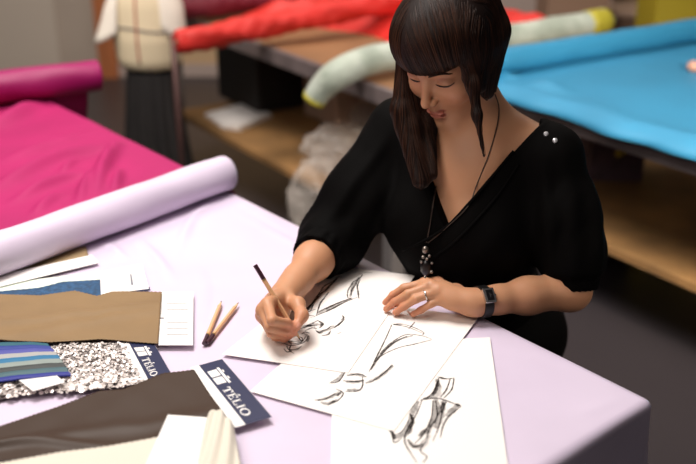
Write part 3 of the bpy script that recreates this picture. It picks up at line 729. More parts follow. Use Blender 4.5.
# plastic film heaps and paper on the left shelf
def film(label, p, r, sc, seed, sub=5):
    bm = bmesh.new(); bmesh.ops.create_icosphere(bm, subdivisions=sub, radius=1)
    for v in bm.verts:
        c = v.co.copy(); k = 1 + .22 * float(wob(c.x, c.y, c.z, 2.3, seed)) + .24 * abs(float(wob(c.x, c.y, c.z, 6.5, seed + 2))) - .10 * abs(float(wob(c.z, c.x, c.y, 12, seed + 4)))
        v.co = Vector((c.x * sc[0], c.y * sc[1], max(c.z, -.8) * sc[2])) * k * r + Vector(p)
    o = bobj('plastic_wrap', bm, M['plastic'], None, smooth=False); return tag(o, label, 'plastic film')
film('crumpled clear plastic film on the brown shelf behind the woman', at(345, 150, .37), .13, (1.2, 1.0, .62), 1)
film('small tuft of clear plastic film at the back of the brown shelf', at(372, 118, .36), .09, (1.1, 1, .7), 8, 4)
film('clear plastic film hanging off the front edge of the brown shelf', at(326, 205, .2), .13, (1.0, .8, 1.25), 5)
Pp = [at(205, 116, .301), at(248, 106, .301), at(272, 117, .301), at(240, 131, .301), at(222, 128, .301)]
bm = bmesh.new(); top = [bm.verts.new((p.x, p.y, p.z + .012 + .01 * (i % 2))) for i, p in enumerate(Pp)]; bot = [bm.verts.new((p.x, p.y, p.z)) for p in Pp]
bm.faces.new(top); bm.faces.new(bot[::-1])
for i in range(5): bm.faces.new((bot[i], bot[(i + 1) % 5], top[(i + 1) % 5], top[i]))
tag(bobj('tissue_paper', bm, M['card']), 'folded white tissue paper on the brown shelf at left', 'paper')
# dark things stored under the red table
def plainbox(name, label, cat, c, hx, hy, hz, m):
    t = thing(name, label, cat, (c[0], c[1], c[2] - hz))
    bm = bmesh.new(); boxbm(bm, c, e2 * hx, n2 * hy, (0, 0, hz)); bobj('bin_body', bm, m, t, bevel=.01)
    bm = bmesh.new(); boxbm(bm, (c[0], c[1], c[2] + hz), e2 * hx * 1.04, n2 * hy * 1.06, (0, 0, .012)); bobj('bin_rim', bm, m, t, bevel=.004)
    return t
cpt = LT - e2 * 1.52 + n2 * .46
plainbox('storage_bin', 'black bin standing on the brown shelf under the red rolls', 'bin', (cpt.x, cpt.y, .47), .19, .2, .165, M['dark'])
cpt = LT - e2 * 1.10 + n2 * .58
plainbox('storage_bin', 'pale carton on the brown shelf beside the black bin', 'box', (cpt.x, cpt.y, .44), .13, .14, .138, M['box_l'])
# ------------------------------------------------------------------ dress form
DF = atd(150, 60, 3.95); dx, dy = DF.x, DF.y
df = thing('dress_form', 'cream linen dress form with red and grey style tapes on a caged stand', 'dress form', (dx, dy, 0))
zb = .60
def formr(z, an):
    t = z - zb; w = np.interp(t, [0, .03, .12, .26, .36, .48, .6, .66, .72, .78, .84], [.112, .131, .140, .138, .110, .110, .125, .12, .075, .045, .04])
    dd = np.interp(t, [0, .03, .12, .26, .36, .48, .6, .66, .72, .78, .84], [.082, .094, .10, .092, .076, .092, .095, .08, .055, .042, .04])
    r = w * dd / math.hypot(dd * math.cos(an), w * math.sin(an)); return r
def formpt(z, an, k=1.0): r = formr(z, an) * k; return Vector((dx + r * math.cos(an), dy + r * math.sin(an), z))
V = []; F = []; n = 40; zs = np.linspace(zb, zb + .84, 60)
for z in zs:
    for k in range(n): V.append(formpt(z, 2 * math.pi * k / n))
for i in range(len(zs) - 1):
    for k in range(n): F.append((i * n + k, i * n + (k + 1) % n, (i + 1) * n + (k + 1) % n, (i + 1) * n + k))
V.append(Vector((dx, dy, zb - .012))); V.append(Vector((dx, dy, zb + .85)))
for k in range(n): F.append((len(V) - 2, (k + 1) % n, k)); F.append((len(V) - 1, (len(zs) - 1) * n + k, (len(zs) - 1) * n + (k + 1) % n))
obj('torso', V, F, M['form'], df)
fa = math.radians(-104)
V, F = tube([formpt(z, fa, 1.01) for z in np.linspace(zb + .035, zb + .72, 40)], .0042, 6); obj('front_tape', V, F, M['redtape'], df)
V, F = tube([formpt(zb + .165 + .008 * math.sin(a * 2), a, 1.012) for a in np.linspace(math.pi * .98, math.pi * 2.02, 40)], .0034, 6); obj('hip_tape', V, F, M['bluetape'], df)
# muslin peplum pieces standing off both sides
for sgn, a0, a1, za, zbm in ((-1, math.pi * .92, math.pi * 1.2, .36, .15), (1, math.pi * 1.72, math.pi * 2.05, .5, .17)):
    V = []; F = []; nu, nw = 14, 12
    for i in range(nu):
        a = a0 + (a1 - a0) * i / (nu - 1)
        for j in range(nw):
            s = j / (nw - 1); z = zb + za + (zbm - za) * s; pk = 1.04 + (.50 if sgn < 0 else .12) * s ** 1.6 * math.sin(math.pi * (i + .5) / nu)
            V.append(formpt(z, a, pk) + Vector((0, 0, -.045 * s * math.sin(math.pi * i / (nu - 1)))))
    for i in range(nu - 1):
        for j in range(nw - 1): F.append((i * nw + j, (i + 1) * nw + j, (i + 1) * nw + j + 1, i * nw + j + 1))
    o = obj('muslin_panel', V, F, M['muslin'], df); s = o.modifiers.new('s', 'SOLIDIFY'); s.thickness = .003
# pleated black skirt / cage to the stand
V = []; F = []; n = 96
for i in range(24):
    t = i / 23; z = zb - .015 - t * (zb - .10)
    for k in range(n):
        a = 2 * math.pi * k / n; r = (.098 + .05 * t) * (1 + (.03 + .06 * t) * math.sin(a * 16 + math.sin(t * 3)))
        V.append((dx + r * math.cos(a), dy + r * .85 * math.sin(a), z))
for i in range(23):
    for k in range(n): F.append((i * n + k, (i + 1) * n + k, (i + 1) * n + (k + 1) % n, i * n + (k + 1) % n))
o = obj('pleated_skirt', V, F, M['skirt'], df)
V, F = tube([(dx, dy, .05), (dx, dy, zb)], .016, 14); obj('stand_pole', V, F, M['steel'], df)
V, F = tube([(dx, dy, zb + .84), (dx, dy, zb + .9)], [.03, .012], 14); obj('neck_cap', V, F, M['dark'], df)
for k in range(4):
    a = math.pi / 4 + k * math.pi / 2; V, F = tube([(dx, dy, .06), (dx + .12 * math.cos(a), dy + .12 * math.sin(a), .05), (dx + .2 * math.cos(a), dy + .2 * math.sin(a), .015)], .012, 10); obj('stand_foot', V, F, M['steel'], df)
# thin reddish pole beside it
pb = atd(178, 110, 3.75)
cr = thing('garment_rack', 'thin reddish metal rack post standing beside the dress form', 'rack', (pb.x, pb.y, 0))
V, F = tube([(pb.x, pb.y, .02), (pb.x, pb.y, .785)], .011, 12); obj('post', V, F, mat('reddish_metal', (84, 58, 56), .5, metal=.3), cr)
V, F = tube([(pb.x - .12, pb.y, .015), (pb.x + .12, pb.y, .015)], .012, 10); obj('foot_bar', V, F, M['steel'], cr)
# stool
S0 = Vector((.300, 1.88, 0))
st = thing('stool', 'dark stool under the seated woman', 'stool', tuple(S0))
V, F = tube([S0 + Vector((0, 0, .415)), S0 + Vector((0, 0, .42)), S0 + Vector((0, 0, .445)), S0 + Vector((0, 0, .45))], [.16, .17, .17, .16], 32); obj('seat', V, F, M['dark'], st)
for k in range(4):
    a = math.pi / 4 + k * math.pi / 2; V, F = tube([S0 + Vector((.11 * math.cos(a), .11 * math.sin(a), .415)), S0 + Vector((.18 * math.cos(a), .18 * math.sin(a), 0))], .012, 10); obj('leg', V, F, M['steel_l'], st)
V, F = tube([S0 + Vector((.155 * math.cos(a), .155 * math.sin(a), .16)) for a in np.linspace(0, 2 * math.pi, 33)], .008, 8); obj('foot_ring', V, F, M['steel_l'], st)
# ------------------------------------------------------------------ the woman
person = thing('person', 'woman with dark hair in a black V-neck blouse bending over the table, drawing', 'person', (.30, 1.76, 0))
SL, SR = Vector((.372, 1.633, .998)), Vector((.098, 1.79, 1.0))
N0 = (SL + SR) / 2 + Vector((0, 0, .02))
Tl = (SL - SR); Tl.z = 0; Tl.normalize(); Tf = Vector((Tl.y, -Tl.x, 0))       # Tf faces out of the chest
EL, WL = atd(570, 290, 1.745), at(472, 303, .783)
ER, WR = Vector((-.026, 1.715, .808)), at(284, 296, .790)
HIP = Vector((.290, 1.87, .54))
yaw, dl, roll_ = math.radians(40), math.radians(30), math.radians(0)
hf = Vector((-math.sin(yaw), -math.cos(yaw), 0)); HF = hf * math.cos(dl) + Vector((0, 0, -math.sin(dl))); HU = hf * math.sin(dl) + Vector((0, 0, math.cos(dl)))
HL = HU.cross(HF)
HO = atd(452, 50, 1.70)
HR = np.array([tuple(HF), tuple(HL), tuple(HU)]).T      # columns: F, L, U
def hl(P): return (P - np.array(tuple(HO))) @ HR
def hw(p): return HO + HF * p[0] + HL * p[1] + HU * p[2]
A_ = lambda v: np.array(tuple(v))
def head_sdf(P):
    q = hl(P); qs = q.copy(); qs[:, 1] = np.abs(qs[:, 1])
    E_ = lambda c, r, pts=qs: ell(pts, c, r)
    d = ell(q, (-.018, 0, .038), (.092, .073, .082))                      # cranium
    d = smin(d, ell(q, (.030, 0, .012), (.060, .064, .078)), .02)          # upper face
    d = smin(d, ell(q, (.036, 0, -.048), (.052, .050, .062)), .022)        # lower face
    d = smin(d, ell(q, (.066, 0, -.098), (.021, .020, .016)), .022)        # chin
    d = smin(d, cap(qs, (.062, .014, -.100), (-.004, .052, -.060), .012, .012), .026)   # jaw line
    d = smin(d, ell(qs, (.058, .038, -.030), (.026, .024, .024)), .018)     # cheek
    d = smin(d, cap(qs, (.082, .006, .024), (.070, .042, .024), .009, .008), .014)      # brow
    d = smax(d, -ell(qs, (.100, .031, .003), (.022, .020, .012)), .014)     # socket
    d = smin(d, ell(qs, (.0715, .032, .002), (.0135, .0155, .0115)), .004)    # lid over the eye
    d = smax(d, -cap(qs, (.0850, .019, -.0060), (.0800, .046, -.0045), .0012, .0012), .0022)   # lid crease / lash line
    d = smin(d, cap(q, (.080, 0, .014), (.1035, 0, -.030), .0065, .0080), .010)      # nose bridge
    d = smin(d, ell(q, (.1050, 0, -.0345), (.0088, .0078, .0075)), .006)
    d = smin(d, ell(qs, (.0950, .0105, -.0375), (.0090, .0056, .0060)), .005)   # wing
    d = smax(d, -ell(qs, (.1000, .0065, -.0455), (.0055, .0030, .0035)), .002)
    d = smin(d, cap(q, (.090, 0, -.044), (.0895, 0, -.060), .0070), .010)            # philtrum mound
    d = smin(d, ell(qs, (.0895, .007, -.0660), (.0070, .0115, .0042)), .003)         # upper lip
    d = smin(d, ell(q, (.0878, 0, -.0760), (.0080, .0155, .0050)), .003)           # lower lip
    d = smax(d, -cap(qs, (.0985, 0, -.0708), (.0830, .023, -.0700), .0009), .0022)      # mouth line
    d = smax(d, -ell(q, (.0925, 0, -.0870), (.006, .016, .0045)), .007)
    ear = ell(qs, (-.004, .072, -.002), (.017, .008, .030)); ear = smax(ear, -ell(qs, (.002, .082, .0), (.010, .006, .020)), .004)
    d = smin(d, ear, .006)
    return d
NB = N0 + Vector((0, 0, .005)) - Tf * .012; NT = hw((-.022, 0, -.052))
# ---- hands: joints from photo points at chosen heights
def jp(l): return [A_(at(*p)) for p in l]
LH = {
 'index': (jp([(425, 283.5, .806), (404, 288, .795), (393, 295, .779), (385.5, 302.5, .7625)]), (.0098, .0082, .0074, .0064)),
 'middle': (jp([(431, 286, .808), (408, 294, .795), (395, 302, .777), (386.5, 309, .7615)]), (.0100, .0084, .0076, .0066)),
 'ring': (jp([(438, 291, .803), (416, 299, .791), (404, 306.5, .774), (395.5, 312.5, .7615)]), (.0096, .0080, .0073, .0063)),
 'pinky': (jp([(446, 297, .794), (431, 304, .783), (421, 310, .770), (413, 314.5, .7605)]), (.0088, .0072, .0065, .0056)),
 'thumb': (jp([(456, 292, .786), (438, 283, .775), (423, 281, .765)]), (.0120, .0098, .0075))}
RH = {
 'index': (jp([(268, 303.5, .824), (272, 320.5, .818), (287, 323, .803), (294.5, 327.5, .789)]), (.0098, .0086, .0078, .0066)),
 'middle': (jp([(262.5, 310, .813), (270, 327, .801), (285, 331.5, .788), (294, 333, .780)]), (.0098, .0085, .0077, .0066)),
 'ring': (jp([(262, 316, .798), (271.5, 333.5, .784), (284, 335.5, .776), (291, 335, .772)]), (.0094, .0080, .0072, .0062)),
 'pinky': (jp([(265, 319, .784), (275, 336.5, .768), (284, 338.5, .764), (289, 337, .763)]), (.0086, .0072, .0066, .0058)),
 'thumb': (jp([(287, 299, .800), (298, 304, .809), (302, 315.5, .803), (296.5, 327, .794)]), (.0125, .0110, .0096, .0072))}
def hand(P, H, W, El, palm_c, g=1.0):
    W = A_(W); fing = None
    for k in ('index', 'middle', 'ring', 'pinky'):
        c = chain(P, H[k][0], [r_ * (.5 + .5 * g) for r_ in H[k][1]], .004); fing = c if fing is None else smin(fing, c, .0035)
    palm = None
    kn = [H[k][0][0] for k in ('index', 'middle', 'ring', 'pinky')]
    for j, k in enumerate(kn):
        wp = W + (kn[0] - kn[3]) * (.16 - .11 * j)
        c = cap(P, wp, k, .0165 * g, .0112 * g); palm = c if palm is None else smin(palm, c, .014)
    palm = smin(palm, ell(P, palm_c, (.024 * g, .024 * g, .015 * g)), .02)
    th = chain(P, [W + .35 * (H['thumb'][0][0] - W)] + list(H['thumb'][0]), (.018,) + tuple(H['thumb'][1]), .010)
    palm = smin(palm, cap(P, H['thumb'][0][0], kn[0] * .6 + W * .4, .0135, .012), .014)
    d = smin(palm, fing, .008)
    # only blend the thumb near its root
    d = smin(d, th, .007)
    return d
def forearm(P, W, El, bulge, r0=.0235, r1=.041, k=1.0):
    W, El = A_(W), A_(El); ax = (El - W); 
    m = W + ax * .55
    d = cap(P, W, W + ax * .25, .0235 * k, .027 * k); d = smin(d, cap(P, W + ax * .15, m, .0245 * k, .0365 * k), .02); d = smin(d, cap(P, m, El, .037 * k, r1), .02)
    return d
palmL = (A_(WL) * .45 + LH['ring'][0][0] * .55) + np.array((0, 0, -.008))
palmR = (A_(WR) * .42 + RH['middle'][0][0] * .58) + np.array((.010, 0, -.016))
def arms_sdf(P):
    l = local(P, lambda Q: hand(Q, LH, WL, EL, palmL, .82), palmL, .15); l = smin(l, forearm(P, WL, EL, 0, r1=.034, k=.84), .018)
    l = smin(l, cap(P, EL, SL, .037, .040), .02)
    r = local(P, lambda Q: hand(Q, RH, WR, ER, palmR, .88), palmR, .14); r = smin(r, forearm(P, WR, ER, 0, r1=.040, k=.92), .018)
    r = smin(r, cap(P, ER, SR, .040, .042), .02)
    return np.minimum(l, r)
TR = np.array([tuple(Tl), tuple(Tf), (0, 0, 1)]).T
def tl(P): return (P - A_(N0)) @ TR           # lateral (her left +), front, up
def torso_inner(P):
    q = tl(P); qs = q.copy(); qs[:, 0] = np.abs(qs[:, 0])
    d = ell(q, (0, .015, -.125), (.145, .088, .165))
    d = smin(d, cap(P, SL - Tl * .02, SR + Tl * .02, .042), .04)
    d = smin(d, cap(qs, (.0, -.018, .045), (.13, -.012, -.012), .030, .030), .03)         # trapezius
    d = smin(d, cap(qs, (.018, .052, -.024), (.12, .012, -.004), .008, .009), .014)        # collar bones
    d = smin(d, ell(qs, (.066, .075, -.165), (.062, .05, .060)), .04)
    d = smin(d, cap(P, N0 - Vector((0, 0, .2)), HIP, .10, .125), .07)
    return d
def skin_sdf(P):
    d = local(P, head_sdf, HO, .19)
    nk = cap(P, NB, NT, .050, .047)
    nk = smin(nk, cap(P, N0 + Tf * .035 + Tl * .012 - Vector((0, 0, .01)), hw((-.02, .055, -.04)), .009, .012), .022)  # neck tendon
    d = smin(d, nk, .022)
    d = smin(d, torso_inner(P), .035)
    a = arms_sdf(P)
    return smin(d, a, .02)
me, V = sdfmesh('body', skin_sdf, (-.22, 1.28, .48), (.60, 2.05, 1.34), .0020, 1)
body = link('body', me, M['skin'], person)
q = hl(V)
base = np.tile(np.array(lin((194, 142, 108))), (len(V), 1))
def blendcol(mask, rgb): 
    global base
    m_ = np.clip(mask, 0, 1)[:, None]; base = base * (1 - m_) + np.array(lin(rgb)) * m_
ql = q.copy(); ql[:, 1] = np.abs(ql[:, 1])
lipmask = np.clip(1.0 - np.maximum(ell(ql, (.0905, .007, -.0655), (.013, .0160, .0050)), -1) / .0012, 0, 1) * (ql[:, 0] > .078)
lip2 = np.clip(1.0 - ell(q, (.0878, 0, -.0755), (.014, .0180, .0055)) / .0012, 0, 1) * (ql[:, 0] > .078)
cheek = np.exp(-((np.linalg.norm(ql - np.array((.07, .04, -.03)), axis=1)) / .022) ** 2)
blendcol(cheek * .25, (214, 128, 108)); blendcol(np.maximum(lipmask, lip2) * .65, (178, 92, 86))
lid = 1.3 * np.exp(-((np.linalg.norm((ql - np.array((.080, .032, .008))) / np.array((1, 1, .55)), axis=1)) / .013) ** 2); blendcol(lid * .35, (150, 96, 80))
for H in (LH, RH):
    for k in H:
        for j in (-1, -2):
            p = H[k][0][j]; m_ = np.exp(-(np.linalg.norm(V - p, axis=1) / .014) ** 2); blendcol(m_ * .22, (208, 112, 92))
ca = me.color_attributes.new('tint', 'FLOAT_COLOR', 'POINT'); ca.data.foreach_set('color', base.astype(np.float32).ravel())
def surf(p, d, f=skin_sdf, off=0.0):
    """march from p along -d until the surface f"""
    p = A_(p); d = A_(d); d = d / np.linalg.norm(d); start = p.copy()
    for _ in range(60):
        v = float(f(p[None])[0]) - off
        if abs(v) < 1e-5: break
        p = p - d * v * .8
        if np.linalg.norm(p - start) > .3: p = start; break
    if abs(float(f(p[None])[0]) - off) > .002:        # missed: drop to the nearest surface point instead
        p = start.copy()
        for _ in range(12):
            v = float(f(p[None])[0]) - off; g = np.array([float(f((p + dd)[None])[0]) - v - off for dd in np.eye(3) * .001]); g /= np.linalg.norm(g) + 1e-9; p = p - g * v * .8
    return Vector(p)
# lashes and brows: thin strips lying on the face
def facestrip(name, pts, w, m, lift=.0006, wsc=None):
    V = []; F = []
    for i, (l, u) in enumerate(pts):
        for s in (-1, 1):
            k = w * (math.sin(math.pi * (i + .6) / (len(pts) + .2)) ** .6)
            p = surf(hw((.14, l, u + s * k / 2)), HF, head_sdf, lift); V.append(p)
    for i in range(len(pts) - 1): F.append((2 * i, 2 * i + 1, 2 * i + 3, 2 * i + 2))
    o = obj(name, V, F, m, person); s = o.modifiers.new('s', 'SOLIDIFY'); s.thickness = .0008; s.offset = 0
for sg in (1, -1):
    facestrip('eyelashes', [(sg * l, u) for l, u in zip(np.linspace(.017, .049, 13), [-.0035, -.0055, -.0066, -.0072, -.0075, -.0076, -.0075, -.0072, -.0067, -.006, -.0048, -.0034, -.0020])], .0026, M['lash'])
    facestrip('eyebrow', [(sg * l, u) for l, u in zip(np.linspace(.014, .052, 12), [.019, .0205, .022, .0232, .0242, .025, .0255, .0255, .025, .0238, .022, .0195])], .0050, M['hairbase'])
# ---- nails on both hands
def nail(H, k, upv, sc=1.0):
    pts = H[k][0]; tip, prev = Vector(pts[-1]), Vector(pts[-2]); ax = (tip - prev).normalized(); up = (upv - ax * upv.dot(ax)).normalized(); sd = ax.cross(up)
    r = H[k][1][-1]; V = []; F = []
    for i in range(5):
        for j in range(5):
            s = (i / 4 - .5) * .010 * sc; w = (j / 4 - .5) * .0085 * sc * (1 - .25 * abs(i / 4 - .4))
            V.append(surf(tip + ax * (s + .000) + sd * w * .8 + up * .010, up, skin_sdf, .0002))
    for i in range(4):
        for j in range(4): F.append((i * 5 + j, (i + 1) * 5 + j, (i + 1) * 5 + j + 1, i * 5 + j + 1))
    obj('fingernail', V, F, M['nail'], person)
for k in ('index', 'middle', 'ring', 'pinky'): nail(LH, k, Vector((0, 0, 1)))
nail(RH, 'thumb', Vector((.5, -.6, .6)))
# ---- blouse
def blouse_sdf(P):
    q = tl(P); qs = q.copy(); qs[:, 0] = np.abs(qs[:, 0]); V0 = A_(N0)
    n1 = np.sin(q[:, 0] * 95 + 3 * np.sin(q[:, 2] * 18)) ; n2_ = wob(P[:, 0] * 26, P[:, 1] * 26, P[:, 2] * 14, 1, 2); n3 = wob(P[:, 0] * 60, P[:, 1] * 60, P[:, 2] * 34, 1, 5)
    d = ell(q, (0, .018, -.135), (.160, .100, .185))
    d = smin(d, cap(P, SL - Tl * .01, SR + Tl * .01, .052), .04)
    d = smin(d, cap(qs, (.02, -.018, .040), (.13, -.010, -.006), .036, .038), .03)
    d = smin(d, ell(qs, (.066, .080, -.168), (.068, .055, .066)), .05)
    d = smin(d, cap(P, N0 - Vector((0, 0, .2)) + Tf * .01, HIP + Vector((0, 0, .03)), .115, .135), .07)
    d = d - .0016 * n2_ - .0011 * n1 * np.clip(-q[:, 2] * 8, 0, 1)
    # sleeves
    def sleeve(S, El, W, ra, rb, cuff_t, cuff_r, sag):
        S, El, W = A_(S), A_(El), A_(W); mid = S * .45 + El * .55 + np.array((0, 0, -.012))
        s = cap(P, S, mid, ra, rb); s = smin(s, cap(P, mid, El + np.array((0, 0, sag)), rb, rb * .98), .04)
        cf = El + (W - El) * cuff_t
        fa_ = cap(P, El + np.array((0, 0, sag * .6)), El + (W - El) * (cuff_t * .55), rb * .86, cuff_r * 1.12)
        ax = (S - El) / np.linalg.norm(S - El); u = np.cross(ax, (0, 0, 1.)); u /= np.linalg.norm(u); w = np.cross(ax, u)
        rel = P - El; ang = np.arctan2(rel @ u, rel @ w); along = rel @ ax
        s = s - .0032 * np.sin(ang * 7 + along * 22 + 2 * n2_) * np.clip(1 - np.abs(along - .04) / .22, .15, 1) - .0034 * n2_ - .0014 * n3
        band = cap(P, El + (W - El) * (cuff_t - .06), cf, cuff_r, cuff_r * .97)
        axf = (W - El) / np.linalg.norm(W - El); L_ = np.linalg.norm(W - El)
        cut = (P - El) @ axf - L_ * cuff_t
        fa_ = smax(fa_, cut + .018, .012); s = smin(s, fa_, .03); band = np.maximum(band, np.abs((P - El) @ axf - L_ * (cuff_t - .035)) - .010)
        band = band - .0012 * np.sin(ang * 26)
        return smin(s, band, .006)
    sl = sleeve(SL - Tl * .006, EL * .70 + SL * .30 + Vector((.012, 0, 0)), EL * 1.03 - SL * .03 + Vector((.004, 0, 0)), .052, .058, .78, .0475, .0)
    sr = sleeve(SR - Tl * .004, ER, WR, .058, .066, .38, .0490, -.002)
    d = smin(d, sl, .025); d = smin(d, sr, .025)
    # neckline: V in front, shallow scoop behind
    halfw = np.where(q[:, 2] > -.105, (q[:, 2] + .135) * .70, 0) ; x = q[:, 0] - .008
    vcut = np.maximum((np.abs(x) - np.maximum((q[:, 2] + .140) * .66, -.02)) * .83, -(q[:, 1] + .0))
    back = np.maximum(np.maximum(np.abs(x) - .112, -q[:, 2] + .012), q[:, 1] - .01)
    cut = np.minimum(vcut, back)
    edge = np.exp(-(cut / .006) ** 2) * .0016
    d = smax(d - edge, -cut, .003)
    # hem
    d = smax(d, -(P[:, 2] - .515), .008)
    return d
me, VB = sdfmesh('blouse', blouse_sdf, (-.16, 1.38, .50), (.62, 2.08, 1.12), .0032, 1)
blouse = link('blouse', me, M['black'], person)
# second, crossed front layer fold
def torsopt(s, zz, off=.0015): return surf(N0 + Tl * s + Tf * .26 + Vector((0, 0, zz)), Tf, lambda P: np.minimum(blouse_sdf(P), skin_sdf(P)), off)
for lin_ in ([(.100, .0), (.07, -.05), (.045, -.09), (.012, -.135), (-.03, -.17), (-.075, -.20)], [(.112, -.02), (.088, -.075), (.06, -.12), (.03, -.16), (-.01, -.20)]):
    V, F = tube(smoothpath([torsopt(s, z, .0005) for s, z in lin_], 5), .0032, 8); obj('neckline_fold', V, F, M['black'], blouse)
for (px, py) in ((546, 134), (555, 140.5)):
    d0 = (atd(px, py, 1.7) - camo.location).normalized(); p = A_(camo.location)
    for _ in range(80):
        v = float(blouse_sdf(p[None])[0]); p = p + A_(d0) * v * .8
        if v < 1e-4: break
    bm = bmesh.new(); bmesh.ops.create_icosphere(bm, subdivisions=2, radius=.0048)
    for v in bm.verts: v.co += Vector(p)
    bobj('rhinestone_button', bm, M['rhine'], blouse, smooth=False)
# ---- trousers, shoes
KL = Vector((.13, 1.50, .50)); KR = Vector((.02, 1.66, .50)); AL = Vector((.16, 1.50, .09)); AR = Vector((.04, 1.72, .09))
HLp, HRp = HIP + Tl * .085 - Vector((0, 0, .01)), HIP - Tl * .085 - Vector((0, 0, .01))
def trousers(P):
    d = cap(P, HLp, HRp, .110); d = smin(d, cap(P, HIP, HIP + Vector((0, 0, .05)), .12), .03)
    for a, b, c in ((HLp, KL, AL), (HRp, KR, AR)):
        g = smin(cap(P, a, b, .085, .060), cap(P, b, c, .058, .042), .03); d = smin(d, g, .02)
    return smax(d, -(P[:, 2] - .10), .004)
me, _ = sdfmesh('trousers', trousers, (-.1, 1.36, .06), (.55, 2.05, .72), .006, 1); link('trousers', me, M['black'], person)
for Ak in (AL, AR):
    def shoe(P, Ak=Ak):
        a = A_(Ak); f = A_(Tf); d = smin(ell(P, a + f * .07 + np.array((0, 0, -.055)), (.045, .045, .034)), cap(P, a + np.array((0, 0, -.045)), a + f * .15 + np.array((0, 0, -.066)), .036, .024), .03)
        d = smin(d, cap(P, a + np.array((0, 0, .02)), a + np.array((0, 0, -.03)), .034, .036), .02); return smax(d, -P[:, 2] + .001, .003)
    a = A_(Ak); me, _ = sdfmesh('shoe', shoe, a + np.array((-.22, -.24, -.1)), a + np.array((.1, .1, .08)), .005, 1); link('shoe', me, M['shoe'], person)
# ---- hair
def hair_sdf(P):
    q = hl(P); z = P[:, 2]
    sh = ell(q, (-.013, 0, .040), (.105, .087, .094))
    sh = smin(sh, ell(q, (.028, 0, .052), (.074, .078, .066)), .03)       # volume above the forehead / bangs
    # face opening (bangs end just above the lids)
    bl = .0300 + .006 * np.abs(q[:, 1]) / .06 + .10 * np.maximum(0, -q[:, 1] - .01)
    op = np.maximum(np.maximum(q[:, 2] - bl, -(q[:, 0] - .036 - .25 * np.maximum(0, -q[:, 2] - .02))), np.abs(q[:, 1] + .0) - .068)
    sh = smax(sh, -op, .006)
    sh = smax(sh, -(q[:, 2] + .045), .01)
    # curtains hang straight down in world space
    def W(p): return A_(hw(p))
    r = None
    for (p, low, r1, r2) in HC:
        c = cap(P, p, low, r1, r2); r = c if r is None else smin(r, c, .014)
    d = smin(sh, r, .022)
    return d
def drop(p, dz, dxy=(0, 0)): w = A_(hw(p)); return w + np.array((dxy[0], dxy[1], -dz))
def _hc(a, px, py, d, r1, r2, mid=None):
    p, q_ = A_(hw(a)), A_(atd(px, py, d)); return (p, q_, r1, r2)
HC = [_hc((.016, -.078, .030), 401, 110, 1.725, .014, .016), (A_(atd(401, 110, 1.725)), A_(atd(418, 181, 1.71)), .016, .009),
 _hc((-.005, -.084, .010), 409, 125, 1.735, .020, .021), (A_(atd(409, 125, 1.735)), A_(atd(423, 182, 1.715)), .021, .010),
 _hc((-.030, -.080, .0), 422, 125, 1.755, .026, .024), (A_(atd(422, 125, 1.755)), A_(atd(431, 174, 1.725)), .024, .011),
 _hc((-.058, -.062, -.01), 438, 122, 1.775, .028, .020),
 _hc((-.080, -.030, -.01), 452, 120, 1.81, .030, .016), _hc((-.084, .010, .0), 468, 116, 1.82, .028, .016), _hc((-.072, .044, .0), 480, 108, 1.79, .026, .014),
 _hc((-.052, .062, .01), 486, 100, 1.755, .025, .013), _hc((-.028, .069, .012), 487, 92, 1.70, .020, .012), _hc((.0, .072, .018), 480, 86, 1.665, .017, .011),
 _hc((.028, .069, .030), 473, 84, 1.625, .012, .0105), (A_(atd(473, 84, 1.625)), A_(atd(477, 115, 1.625)), .0095, .0060), (A_(atd(477, 115, 1.625)), A_(atd(484, 154, 1.635)), .0060, .0016)]
me, VH = sdfmesh('hair', hair_sdf, (-.02, 1.38, .88), (.42, 2.0, 1.36), .0025, 1)
hairo = link('hair', me, M['hairbase'], person)
# strands: streamlines over the hair volume
def grad(f, P, h=.0015):
    g = np.zeros_like(P)
    for a in range(3):
        d = np.zeros(3); d[a] = h; g[:, a] = (f(P + d) - f(P - d)) / (2 * h)
    return g / (np.linalg.norm(g, axis=1)[:, None] + 1e-9)
NS = 7500; sel = rng.choice(len(VH), NS); P = VH[sel].copy(); lift = rng.uniform(-.0005, .0010, NS)
steps = 26; hstep = rng.uniform(.0030, .0052, NS)[:, None]
path = [P.copy()]; vel = None
jit = rng.normal(0, .02, (NS, 3))
for s in range(steps):
    g = grad(hair_sdf, P); q = hl(P)
    top = np.clip((q[:, 2] - .055) / .04, 0, 1)[:, None]
    side = np.sign(q[:, 1] + .018)[:, None]                 # parting on her right of centre
    out = A_(HL)[None] * side * .75 + A_(HF)[None] * np.where(q[:, 0:1] > -.01, .75, -.6)
    fr = ((q[:, 0:1] > .03) & (q[:, 2:3] > .015))
    fl = np.array((0, 0, -1.))[None] * (1 - top) + out * top
    fl = np.where(fr, fl * .5 + A_(-HU)[None] * .6 + A_(HL)[None] * .22 + A_(HF)[None] * .35 * top, fl) + jit
    t = fl - g * np.sum(fl * g, 1)[:, None]; t /= np.linalg.norm(t, axis=1)[:, None] + 1e-9
    vel = t if vel is None else vel * .55 + t * .45; vel /= np.linalg.norm(vel, axis=1)[:, None] + 1e-9
    P = P + vel * hstep; dv = hair_sdf(P)[:, None]
    snap = np.clip(dv - lift[:, None], -.004, .0035); P = P - g * snap
    path.append(P.copy())
path = np.array(path); okk = (np.linalg.norm(path[-1] - path[0], axis=1) < .2) & np.isfinite(path).all((0, 2)) & (np.max([np.abs(hair_sdf(p_)) for p_ in path[::3]] + [np.abs(hair_sdf(path[-1]))], axis=0) < .004); path = path[:, okk]; NS = path.shape[1]
